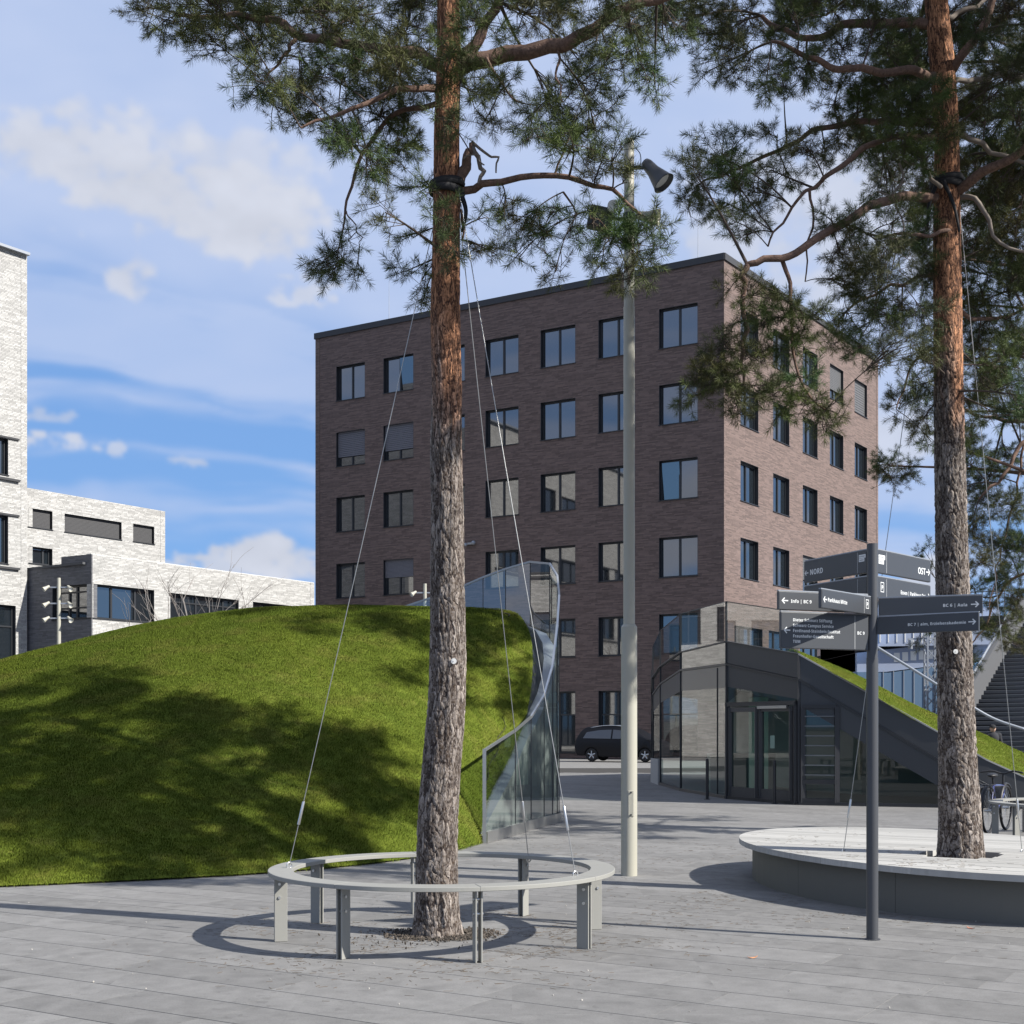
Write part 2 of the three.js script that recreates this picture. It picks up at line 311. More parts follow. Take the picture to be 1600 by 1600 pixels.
function moundL(s, t) {
  const lump = (p) => { p.y += 0.05 * (fbm(p.x * 1.1, p.z * 1.1, 3) - 0.5) * sstep(0, 0.5, p.y); return p; };
  if (t > 0.8) { const k = (t - 0.8) / 0.2, a = cL(s), b = bL(s); return lump(a.clone().lerp(b, k).setY(lerp(a.y, b.y, k * k))); }
  const k = t / 0.8, a = fL(s), b = cL(s), p = a.clone().lerp(b, k); p.y = lerp(a.y, b.y, prof(k));
  const w = sstep(0.72, 1, s) ** 2, e = eL(k), a1 = fL(1), b1 = cL(1), l = a1.clone().lerp(b1, k); l.y = lerp(a1.y, b1.y, prof(k));
  p.addScaledVector(e.sub(l), w);
  return lump(p);
}
{
  const g = struct('grass_mound_left', sheet(moundL, 150, 90), M.grass);
  lawn(g, moundL, 170000, 11, (p) => p.x > -12 && p.z > -25);
  // worn dirt seams in the turf beside the glass wall
  const seam = (k0, k1, s) => { const pts = []; for (let i = 0; i <= 8; i++) pts.push(moundL(s + 0.006 * Math.sin(i * 2.1), lerp(k0, k1, i / 8)).add(V(0, 0.02, 0))); return tube(pts, 0.012, 0.008, 5, 16); };
  const dirt = std(0.035, 0.03, 0.018, 0.95);
  part('soil_crack', seam(0.655, 0.78, 0.975), dirt, g); part('soil_crack', seam(0.13, 0.33, 0.955), dirt, g);
}

// ---------------------------------------------------------------- glass wall at the end of the left mound
// stations: X, depth, roof level at the wall, top of the glass
const WS = [[-0.38, 18.5, 0.10, 1.28], [0.05, 20.0, 0.86, 1.55], [0.30, 21.0, 1.42, 1.76], [0.52, 21.7, 1.80, 2.11], [0.67, 22.2, 2.12, 2.61], [0.76, 22.5, 2.42, 3.32], [0.80, 22.8, 2.72, 3.84], [0.78, 23.15, 3.0, 4.2], [0.66, 23.6, 3.24, 4.47], [0.33, 24.4, 3.44, 4.60], [-0.12, 25.0, 3.50, 4.54], [-0.55, 25.5, 3.52, 4.44], [-1.15, 26.0, 3.5, 4.24], [-2.2, 26.8, 3.35, 3.98], [-4.2, 28.0, 3.05, 3.7], [-7, 29.2, 2.4, 3.2], [-10.5, 30, 1.1, 2.0], [-13, 30.4, 0.2, 0.9]];
{
  const base = D(WS[0][0], WS[0][1]), t = thing('glass_wall', 'curved frameless glass wall with steel top rail along the end of the grass mound', 'glass wall', base);
  const at = (k, y) => D(WS[k][0], WS[k][1], y).sub(base);
  const quad = (a, b, c, d) => { const g = new THREE.BufferGeometry(); g.setAttribute('position', new THREE.Float32BufferAttribute([a, b, c, a, c, d].flatMap((p) => p.toArray()), 3)); g.computeVertexNormals(); return metric(g); };
  const panels = [[0, 1], [1, 2], [2, 3], [3, 4], [4, 5], [5, 6], [6, 7], [7, 8], [8, 9], [9, 10], [10, 11], [11, 12], [12, 13], [13, 14], [14, 15], [15, 16], [16, 17]];
  for (const [a, b] of panels) {
    part('pane', quad(at(a, 0.16), at(b, 0.16), at(b, WS[b][3]), at(a, WS[a][3])), M.railGlass, t);
    const mid = at(a, 0).distanceTo(at(b, 0));
    if (mid > 0) part('mullion', bar(at(b, 0.16), at(b, WS[b][3]), 0.014, 0.014), M.blackMetal, t);
    part('top_rail', bar(at(a, WS[a][3]), at(b, WS[b][3]), 0.034, 0.034), a < 6 ? M.brightSteel : M.zinc, t);
    // steel kick plate along the foot
    part('kick_plate', merge([bar(at(a, 0.08).add(V(0.03, 0, 0.02)), at(b, 0.08).add(V(0.03, 0, 0.02)), 0.03, 0.155)]), M.steel, t);
  }
  part('end_post', bar(at(0, 0), at(0, WS[0][3] + 0.02), 0.05, 0.05), M.steel, t);
  // behind the glass: wall below roof level, sloping coping, dark gutter up to the turf
  const inset = (k, d, y) => { const i = Math.max(0, k - 1), j = Math.min(WS.length - 1, k + 1), q = at(j, 0).sub(at(i, 0)).normalize(), inward = V(q.z, 0, -q.x); return at(k, y).addScaledVector(inward, d); };
  const turf = (k) => (k <= 8 ? eL(k / 8 * 0.999) : bL(clamp(1 - (k - 9) / 8))).clone().sub(base).add(V(0, 0.0, 0));
  for (let k = 0; k < 16; k++) {
    part('reflection_backing', quad(inset(k, 0.06, 0.0), inset(k + 1, 0.06, 0), inset(k + 1, 0.06, WS[k + 1][2]), inset(k, 0.06, WS[k][2])), k < 9 ? M.concrete : M.zinc, t);  // wall tone stands in for the grey reflections on the lower glass
    part('coping', quad(inset(k, 0.06, WS[k][2]), inset(k + 1, 0.06, WS[k + 1][2]), inset(k + 1, 0.26, WS[k + 1][2] + 0.05), inset(k, 0.26, WS[k][2] + 0.05)), M.zinc, t);
    part('gutter', quad(inset(k, 0.26, WS[k][2] + 0.048), inset(k + 1, 0.26, WS[k + 1][2] + 0.048), turf(k + 1), turf(k)), M.gutter, t);
  }
}

// ---------------------------------------------------------------- right mound and its glazed pavilion front
const FS = [  // X, depth, joint line, coping, rail top
  [4.42, 42.5, 2.2, 2.7, 3.4], [4.095, 39, 2.55, 3.0, 3.94], [4.11, 37.2, 2.79, 3.25, 4.27], [4.22, 33.6, 3.02, 3.45, 4.43], [4.786, 30, 3.0, 3.49, 4.4], [5.89, 27.6, 2.57, 3.08, 3.95], [8.46, 26.7, 0.95, 1.49, 0], [9.36, 26.45, 0.45, 0.93, 0], [10.0, 26.3, 0.12, 0.62, 0], [11.4, 26, 0.02, 0.12, 0]];
const edgeR = spline([D(5.95, 27.7, 3.06), D(7.1, 27.0, 2.34), D(8.46, 26.78, 1.47), D(9.36, 26.55, 0.91), D(10.0, 26.4, 0.6), D(11.4, 26.1, 0.08), D(13, 25.9, 0.02)]);
const crestR = spline([D(6.8, 33, 3.42), D(7.9, 32.4, 2.92), D(10.1, 32, 1.86), D(11.1, 31.8, 1.42), D(12.2, 31.6, 0.9), D(13.8, 31.3, 0.3), D(15, 31, 0.02)]);
const backR = spline([D(8.2, 40, 3.1), D(9.5, 39, 2.5), D(11.5, 38, 1.2), D(12.6, 37.6, 0.7), D(13.6, 37, 0.2), D(15, 36.5, -0.1), D(16, 36, -0.2)]);
function moundR(s, t) {
  const k = t < 0.6 ? t / 0.6 : (t - 0.6) / 0.4, a = t < 0.6 ? edgeR(s) : crestR(s), b = t < 0.6 ? crestR(s) : backR(s), p = a.clone().lerp(b, k);
  p.y = t < 0.6 ? lerp(a.y, b.y, Math.sin(k * Math.PI / 2)) + 0.02 * sstep(0, 0.1, k) : lerp(a.y, b.y, k * k);
  p.y += 0.03 * (fbm(p.x * 1.3, p.z * 1.3, 3) - 0.5);
  return p;
}
{ const g = struct('grass_mound_right', sheet(moundR, 60, 40), M.grass); lawn(g, moundR, 30000, 13, (p) => p.z > -34); }
{
  const base = D(FS[4][0], FS[4][1]), t = thing('glass_pavilion', 'low glazed pavilion with dark metal bands, double doors and glass parapet under the right mound', 'pavilion', base);
  const at = (k, y) => D(FS[k][0], FS[k][1], y).sub(base), mixp = (k, u, y) => { const a = at(k, 0), b = at(k + 1, 0); return a.lerp(b, u).setY(y); };
  const H = (k, c, u) => lerp(FS[k][c], FS[k + 1][c], u);
  const quad = (a, b, c, d) => { const g = new THREE.BufferGeometry(); g.setAttribute('position', new THREE.Float32BufferAttribute([a, b, c, a, c, d].flatMap((p) => p.toArray()), 3)); g.computeVertexNormals(); return metric(g); };
  // panel between stations k, u0..u1 with heights given at both ends
  const pan = (name, k, u0, u1, lo0, lo1, hi0, hi1, m, out = 0) => { const q = at(k + 1, 0).sub(at(k, 0)).normalize(), n = V(-q.z, 0, q.x).multiplyScalar(out); return part(name, quad(mixp(k, u0, lo0).add(n), mixp(k, u1, lo1).add(n), mixp(k, u1, hi1).add(n), mixp(k, u0, hi0).add(n)), m, t); };
  for (let k = 0; k < 9; k++) {
    const l0 = FS[k][2], l1 = FS[k + 1][2], c0 = FS[k][3], c1 = FS[k + 1][3], b = 0.52;
    pan('upper_band', k, 0, 1, l0 + 0.03, l1 + 0.03, c0, c1, k < 4 ? M.mirrorBand : M.spandrel);
    part('joint_rail', bar(at(k, l0), at(k + 1, l1), 0.05, 0.045), M.blackMetal, t);
    part('coping', bar(at(k, c0 + 0.02).add(V(0, 0, -0.03)), at(k + 1, c1 + 0.02).add(V(0, 0, -0.03)), 0.09, 0.03), k >= 5 ? M.concrete : M.blackMetal, t);
    if (k < 5) pan('parapet_pane', k, 0, 1, c0, c1, FS[k][4], FS[k + 1][4], M.railGlass, 0.01), part('parapet_rail', bar(at(k, FS[k][4]), at(k + 1, FS[k + 1][4]), 0.02, 0.02), M.blackMetal, t);
    if (k < 6) part('mullion', bar(at(k, 0), at(k, k < 5 ? FS[k][4] : c0), 0.035, 0.05), M.blackMetal, t);
    const lo = (x) => Math.max(0.05, x - b);
    pan('lower_band', k, 0, 1, lo(l0), lo(l1), l0 - 0.03, l1 - 0.03, M.spandrel, k === 4 || k === 5 ? -0.012 : 0);
    if (k < 7 && k !== 4) pan('pane', k, k === 5 ? 0.3 : 0, 1, 0.06, 0.06, lo(k === 5 ? H(5, 2, 0.3) : l0), lo(l1), M.glass);
    part('plinth', bar(at(k, 0.035), at(k + 1, 0.035), 0.09, 0.07), M.blackMetal, t);
  }
  part('mullion', bar(mixp(3, 0.82, 0), mixp(3, 0.82, 2.95), 0.025, 0.03), M.blackMetal, t);
  part('end_wall', merge([bar(at(1, 0).add(V(-0.05, 0.35, 0)), at(2, 0.35).add(V(-0.05, 0, 0)), 0.05, 0.7)]), M.concrete, t);
  // double door in front 4 -> 5
  const dq = at(5, 0).sub(at(4, 0)).normalize(), dn = V(-dq.z, 0, dq.x), L = at(4, 0).distanceTo(at(5, 0)), rot = Math.atan2(-dq.z, dq.x), door = (x, y, z = 0) => at(4, 0).addScaledVector(dq, x).addScaledVector(dn, z).setY(y);
  const dbar = (x0, y0, x1, y1, w, d, z = 0) => bar(door(x0, y0, z), door(x1, y1, z), w, d);
  part('door_frame', merge([dbar(0.04, 0, 0.04, 2.12, 0.1, 0.1), dbar(L - 0.1, 0, L - 0.1, 2.12, 0.1, 0.1), dbar(0, 2.1, L - 0.05, 2.1, 0.1, 0.09), dbar(0.09, 0.03, L - 0.15, 0.03, 0.08, 0.05)]), M.blackMetal, t);
  for (const [x0, x1] of [[0.12, 1.24], [1.27, L - 0.18]]) {
    const leaf = part('door_leaf', merge([dbar(x0 + 0.06, 0.08, x0 + 0.06, 2.03, 0.06, 0.11), dbar(x1 - 0.06, 0.08, x1 - 0.06, 2.03, 0.06, 0.11), dbar(x0, 1.98, x1, 1.98, 0.06, 0.1), dbar(x0, 0.17, x1, 0.17, 0.06, 0.22)]), std(0.045, 0.046, 0.05, 0.4), t);
    part('door_pane', quad(door(x0 + 0.1, 0.25), door(x1 - 0.1, 0.25), door(x1 - 0.1, 1.95), door(x0 + 0.1, 1.95)), M.glass, leaf);
    if (x0 < 1) part('lock', new THREE.SphereGeometry(0.025, 10, 8).translate(...door(x1 - 0.05, 1.0, -0.06).toArray()), M.brightSteel, leaf);
  }
  part('door_closer', dbar(1.3, 2.02, L - 0.3, 2.02, 0.07, 0.06, 0.06), M.steel, t);
  pan('transom_pane', 4, 0, 1, 2.15, 2.15, FS[4][2] - 0.5, Math.max(2.16, FS[5][2] - 0.4), M.glass, -0.01);
  // slatted window right of the doors
  const wn = [0.03, 0.28], wh = [0.12, 2.02];
  const wf = part('louvre_window', merge([bar(mixp(5, wn[0], 0.05), mixp(5, wn[0], wh[1]), 0.08, 0.1), bar(mixp(5, wn[1], 0.05), mixp(5, wn[1], wh[1]), 0.08, 0.1), bar(mixp(5, wn[0], wh[1]), mixp(5, wn[1], wh[1]), 0.09, 0.08), bar(mixp(5, wn[0], 0.1), mixp(5, wn[1], 0.1), 0.09, 0.08), bar(mixp(5, wn[0], 0.48), mixp(5, wn[1], 0.48), 0.09, 0.09)]), M.blackMetal, t);
  for (let i = 0; i < 7; i++) part('slat', bar(mixp(5, wn[0] + 0.015, 0.62 + i * 0.2), mixp(5, wn[1] - 0.015, 0.62 + i * 0.2), 0.1, 0.018), std(0.16, 0.17, 0.18, 0.4, { metalness: 0.3 }), wf);
  pan('pane', 5, wn[0], wn[1], 0.14, 0.14, wh[1] - 0.03, wh[1] - 0.03, M.glass, -0.05);
  // roof and the room inside
  const back = [D(7.2, 45, 2.4), D(7.0, 41, 2.7), D(7.0, 39, 2.8), D(7.1, 36.4, 2.9), D(7.3, 34, 2.85), D(8.2, 31.5, 2.1), D(10.0, 30.4, 1.1)].map((p) => p.sub(base));
  for (let k = 0; k < 6; k++) {
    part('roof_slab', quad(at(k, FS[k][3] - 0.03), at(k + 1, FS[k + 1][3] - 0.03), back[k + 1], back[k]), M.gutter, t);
    part('back_wall', quad(back[k].clone().setY(0), back[k + 1].clone().setY(0), back[k + 1], back[k]), std(0.26, 0.28, 0.27, 0.9), t);
  }
  part('indoor_floor', merge([quad(at(0, 0.012), at(3, 0.012), back[3].clone().setY(0.012), back[0].clone().setY(0.012)), quad(at(3, 0.012), at(6, 0.012), back[6].clone().setY(0.012), back[3].clone().setY(0.012))]), std(0.2, 0.2, 0.2, 0.5), t);
  part('notice_sheet', quad(door(1.62, 1.15, -0.02), door(1.78, 1.15, -0.02), door(1.78, 1.42, -0.02), door(1.62, 1.42, -0.02)), M.white, t);
  const c = [D(5.6, 31.8), D(5.95, 31.2)].map((p) => p.sub(base));
  part('partition', quad(c[0].clone().setY(0.05), c[1].clone().setY(0.05), c[1].clone().setY(2.3), c[0].clone().setY(2.3)), std(0.30, 0.42, 0.33, 0.8), t);
  part('reception_desk', box(1.6, 0.95, 0.6, 0.9, 0.475, -3.4), std(0.25, 0.25, 0.24, 0.7), t);
}
// bollards before the doors
[[1105, 1249, 1186, 'thin black bollard left of the pavilion doors'], [1210, 1256, 1189, 'thin black bollard right in front of the pavilion doors']].forEach(([px, py, top, label]) => {
  const g = G(px, py), t = thing('bollard', label, 'bollard', g, 'bollards before the pavilion'), h = (py - top) * -g.z / F;
  part('post', cyl(0.035, 0.035, h, 16), M.blackMetal, t); part('base_plate', cyl(0.07, 0.07, 0.012, 16), M.blackMetal, t); part('cap', new THREE.SphereGeometry(0.035, 16, 8, 0, 6.3, 0, 1.57).scale(1, 0.4, 1).translate(0, h, 0), M.blackMetal, t);
});

// ---------------------------------------------------------------- buildings: walls with real openings, recessed windows
// a wall seen from outside: origin at its left foot, dir to the right
function frameOf(origin, dir) { const x = dir.clone().normalize(), y = V(0, 1, 0), z = x.clone().cross(y); return new THREE.Matrix4().makeBasis(x, y, z).setPosition(origin); }
function wall(t, name, m4, L, H, holes, mat, thick = 0.32, outline) {
  const s = new THREE.Shape((outline ?? [[0, 0], [L, 0], [L, H], [0, H]]).map(([x, y]) => new THREE.Vector2(x, y)));
  for (const [x0, x1, y0, y1] of holes) s.holes.push(new THREE.Path([[x0, y0], [x0, y1], [x1, y1], [x1, y0]].map(([x, y]) => new THREE.Vector2(x, y))));
  const g = metric(new THREE.ExtrudeGeometry(s, { depth: thick, bevelEnabled: false }).translate(0, 0, -thick)).applyMatrix4(m4);
  return part(name, g, mat, t);
}
const winCache = {};
function winGeo(w, h, mull, trans) {
  const key = [w, h, mull, trans].map((x) => JSON.stringify(x)).join('|');
  if (winCache[key]) return winCache[key];
  const f = 0.085, d = 0.09, z = -0.24, list = [box(f, h, d, f / 2, h / 2, z), box(f, h, d, w - f / 2, h / 2, z), box(w - 2 * f, f, d, w / 2, f / 2, z), box(w - 2 * f, f, d, w / 2, h - f / 2, z)];
  const xs = [f, ...mull.map((m) => m * w), w - f], panes = [];
  for (const m of mull) list.push(box(0.1, h - 2 * f, d, m * w, h / 2, z));
  for (const k of trans) list.push(box(w - 2 * f, 0.07, d - 0.01, w / 2, k * h, z));
  // lining of the opening
  list.push(box(0.012, h, 0.24, 0.006, h / 2, -0.12), box(0.012, h, 0.24, w - 0.006, h / 2, -0.12), box(w - 0.024, 0.012, 0.24, w / 2, h - 0.006, -0.12));
  const ys = [f, ...trans.map((k) => k * h), h - f];
  for (let i = 0; i < xs.length - 1; i++) for (let j = 0; j < ys.length - 1; j++) {
    const pw = xs[i + 1] - xs[i] - 0.02, ph = ys[j + 1] - ys[j] - 0.02;
    panes.push([new THREE.BoxGeometry(pw, ph, 0.02), V((xs[i] + xs[i + 1]) / 2, (ys[j] + ys[j + 1]) / 2, z - 0.02)]);
  }
  const sill = merge([box(w + 0.06, 0.035, 0.34, w / 2, -0.0, -0.12)]);
  return winCache[key] = { frame: merge(list), panes, sill };
}
let winSeed = 1;
function windowAt(t, m4, x, y, w, h, o = {}) {
  const g = winGeo(w, h, o.mull ?? [0.5], o.trans ?? []), f = part('window', g.frame, o.frame ?? M.frame, t), r = rng(winSeed++ * 7919);
  f.applyMatrix4(m4.clone().multiply(new THREE.Matrix4().makeTranslation(x, y, 0)));
  g.panes.forEach(([pg, at], k) => { const p = part('pane', pg, M.paneDark, f, { at }); p.rotation.set((r() - 0.5) * 0.008, (r() - 0.5) * 0.008, 0); if (o.tilt === k) { p.rotation.x = 0.09; p.position.z += 0.03; } });
  part('sill', g.sill, M.frame, f);
  if (o.blind) {
    const n = 14, bh = h * o.blind, bl = []; for (let i = 0; i < n; i++) bl.push(box(w - 0.06, bh / n * 0.86, 0.012, w / 2, h - (i + 0.5) * bh / n, -0.15));
    part('blind', merge(bl), o.blindMat ?? M.blind, f);
  }
  if (o.sheet) part('poster', box(0.3, 0.42, 0.01, w * o.sheet, 0.6, -0.19), std(0.5, 0.62, 0.6, 0.8), f);
  return f;
}

// ---- the brown brick office block
{
  const corner = D(10.25, 65), dl = V(0.852, 0, 0.523), dr = V(0.56, 0, -0.828), LL = 25.47, LR = 22.3, H = 24.3;
  const t = thing('brick_office_building', 'six storey dark brown brick office block with square windows', 'building', corner);
  const ml = frameOf(dl.clone().multiplyScalar(-LL), dl), mr = frameOf(V(0, 0, 0), dr);
  const rows = [[20.37, 22.37], [16.58, 18.58], [12.82, 14.82], [9.0, 11.0], [5.2, 7.2]], holesL = [], holesR = [];
  const colsL = [21.85, 18.46, 15.04, 11.63, 8.2, 4.78, 1.38].map((c) => LL - c - 2.08), colsR = [0, 1, 2, 3, 4].map((i) => 1.91 + i * 4.05);
  for (const c of colsL) { for (const [a, b] of rows) holesL.push([c, c + 2.08, a, b]); holesL.push([c, c + 2.08, 0.25, 3.45]); }
  for (const c of colsR) for (const [a, b] of rows.slice(0, 4)) holesR.push([c, c + 2.17, a, b]);
  for (let i = 0; i < 5; i++) holesR.push([1.2 + i * 4.2, 4.6 + i * 4.2, 0.2, 6.6]);
  wall(t, 'wall', ml, LL, H, holesL, M.brownBrick); wall(t, 'wall', mr, LR, H, holesR, M.brownBrick);
  // far sides and the roof close the block
  const p0 = dl.clone().multiplyScalar(-LL), p2 = dr.clone().multiplyScalar(LR), p3 = p0.clone().add(p2);
  wall(t, 'wall', frameOf(p3, p0.clone().sub(p3)), LR, H, [], M.brownBrick); wall(t, 'wall', frameOf(p2, p3.clone().sub(p2)), LL, H, [], M.brownBrick);
  const rg = new THREE.BufferGeometry(); rg.setAttribute('position', new THREE.Float32BufferAttribute([V(0, 0, 0), p2, p3, V(0, 0, 0), p3, p0].flatMap((p) => [p.x, H - 0.25, p.z]), 3)); rg.computeVertexNormals();
  const roof = part('roof', metric(rg), M.darkConcrete, t);
  for (const [a, b, i] of [[p0, V(0, 0, 0), 0], [V(0, 0, 0), p2, 1], [p2, p3, 2], [p3, p0, 3]]) { const q = b.clone().sub(a).normalize(), n = V(-q.z, 0, q.x).multiplyScalar(-0.14); part('roof_edge', bar(a.clone().setY(H + 0.06).add(n).addScaledVector(q, -0.04), b.clone().setY(H + 0.06).add(n).addScaledVector(q, 0.04), 0.46, i % 2 ? 0.32 : 0.324), M.coping, roof); }
  for (const [px, top, e] of [[591, 430, 0], [832, 435, 0], [1080, 378, 0]]) { const u = (px - CX) / F, tt = (10.25 - 65 * u) / (0.852 + 0.523 * u), q = dl.clone().multiplyScalar(-tt).add(V(0.5, 0, -1.2)); part('lightning_rod', cyl(0.02, 0.008, 2.9, 6, q.x, H, q.z), M.zinc, roof); }
  const blindL = { '0,1': 0.72, '1,1': 0.72, '3,4': 0.3, '1,3': 0.5 }, tiltL = { '1,0': 1, '6,2': 0 };
  colsL.forEach((c, i) => { rows.forEach(([a, b], j) => windowAt(t, ml, c, a, 2.08, b - a, { blind: blindL[i + ',' + j], tilt: tiltL[i + ',' + j] })); windowAt(t, ml, c, 0.25, 2.08, 3.2, { trans: [0.62], sheet: i === 5 ? 0.35 : 0 }); });
  colsR.forEach((c, i) => rows.slice(0, 4).forEach(([a, b], j) => windowAt(t, mr, c, a, 2.17, b - a, { blind: { '3,0': 0.68, '4,0': 1, '2,3': 0.66 }[i + ',' + j], blindMat: j === 0 || i === 2 ? std(0.085, 0.086, 0.09, 0.6) : M.blind })));
  for (let i = 0; i < 5; i++) windowAt(t, mr, 1.2 + i * 4.2, 0.2, 3.4, 6.4, { mull: [0.33, 0.66], trans: [0.55] });
  // camera on the lit wall, lamp on the dark one
  const cam = mr.clone().multiply(new THREE.Matrix4().makeTranslation(12.4, 10.6, 0)), camP = part('wall_camera', merge([box(0.04, 0.5, 0.04, 0, -0.3, 0.25), box(0.05, 0.05, 0.3, 0, -0.05, 0.13), box(0.55, 0.16, 0.16, 0.1, 0, 0.35)]), M.white, t); camP.applyMatrix4(cam);
  const lm = ml.clone().multiply(new THREE.Matrix4().makeTranslation(LL - 14.6, 11.5, 0)), lp = part('wall_lamp', merge([box(0.3, 0.1, 0.2, 0, 0, 0.1), new THREE.SphereGeometry(0.12, 12, 8).translate(0.25, 0.02, 0.2), new THREE.SphereGeometry(0.1, 12, 8).translate(-0.25, -0.05, 0.2)]), M.zinc, t); lp.applyMatrix4(lm);
}
// ---- white brick tower at the left edge of the frame
const gridR = V(0.56, 0, -0.828), gridL = V(0.852, 0, 0.523);
{
  const c = D((42 - CX) / F * 62, 62), H = EYE + (HY - 400) * 62 / F, L = 27, t = thing('white_brick_tower', 'tall white brick tower cut by the left frame edge', 'building', c);
  const o = gridR.clone().multiplyScalar(-L), m = frameOf(o, gridR), rows = [[20.2, 22.4], [16.3, 18.5], [13.85, 16.2].map((y) => y - 0), [9.6, 12.0]];
  const holes = [], W = [[0.8, 5.2], [6.3, 10.7], [11.8, 16.2], [17.2, 21.4], [L - 4.6, L - 1.0]];
  const yy = (py) => EYE + (HY - py) * 61.3 / F, rr = [[yy(744), yy(687)], [yy(882), yy(807)]];
  for (const [a, b] of W) for (const [y0, y1] of rr) holes.push([a, b, y0, y1]);
  for (const [a, b] of W.slice(0, 4)) holes.push([a, b, 17.6, 19.8]);
  const low = [[0.6, 6.2], [7, 12.6], [13.4, 19], [19.8, L - 0.6]];
  for (const [a, b] of low) holes.push([a, b, 0.3, 7.15]);
  wall(t, 'wall', m, L, H, holes, M.whiteBrick);
  const d = gridL.clone().multiplyScalar(-18);
  wall(t, 'wall', frameOf(o.clone().add(d), gridL), 18, H, [[3, 8, 9.6, 12], [3, 8, 14, 16], [11, 15, 14, 16]], M.whiteBrick); wall(t, 'wall', frameOf(V(0, 0, 0), gridL.clone().negate()), 18, H, [], M.whiteBrick); wall(t, 'wall', frameOf(d, gridR.clone().negate()), L, H, [], M.whiteBrick);
  const back = frameOf(o.clone().add(d), gridL); for (const [x, y, w, h] of [[3, 9.6, 5, 2.4], [3, 14, 5, 2], [11, 14, 4, 2]]) windowAt(t, back, x, y, w, h);
  for (const [a, b] of W) for (const [y0, y1] of rr) { windowAt(t, m, a, y0, b - a, y1 - y0, { mull: [0.33, 0.66] }); part('ledge', box(b - a + 1.1, 0.1, 0.16, (a + b) / 2, y0 - 0.18, 0.05).applyMatrix4(m), M.coping, t); part('ledge', box(b - a + 1.1, 0.08, 0.1, (a + b) / 2, y1 + 0.06, 0.03).applyMatrix4(m), M.coping, t); }
  for (const [a, b] of W.slice(0, 4)) windowAt(t, m, a, 17.6, b - a, 2.2, { mull: [0.33, 0.66] });
  for (const [a, b] of low) windowAt(t, m, a, 0.3, b - a, 6.85, { mull: [0.2, 0.4, 0.6, 0.8], trans: [0.37, 0.86] });
  const roof = part('roof', bar(o.clone().add(d.clone().multiplyScalar(0.5)).setY(H - 0.1), d.clone().multiplyScalar(0.5).setY(H - 0.1), 17.4, 0.1), M.darkConcrete, t);
  part('roof_edge', bar(o.clone().setY(H + 0.04), V(0, H + 0.04, 0), 0.5, 0.12), M.zinc, roof);
}
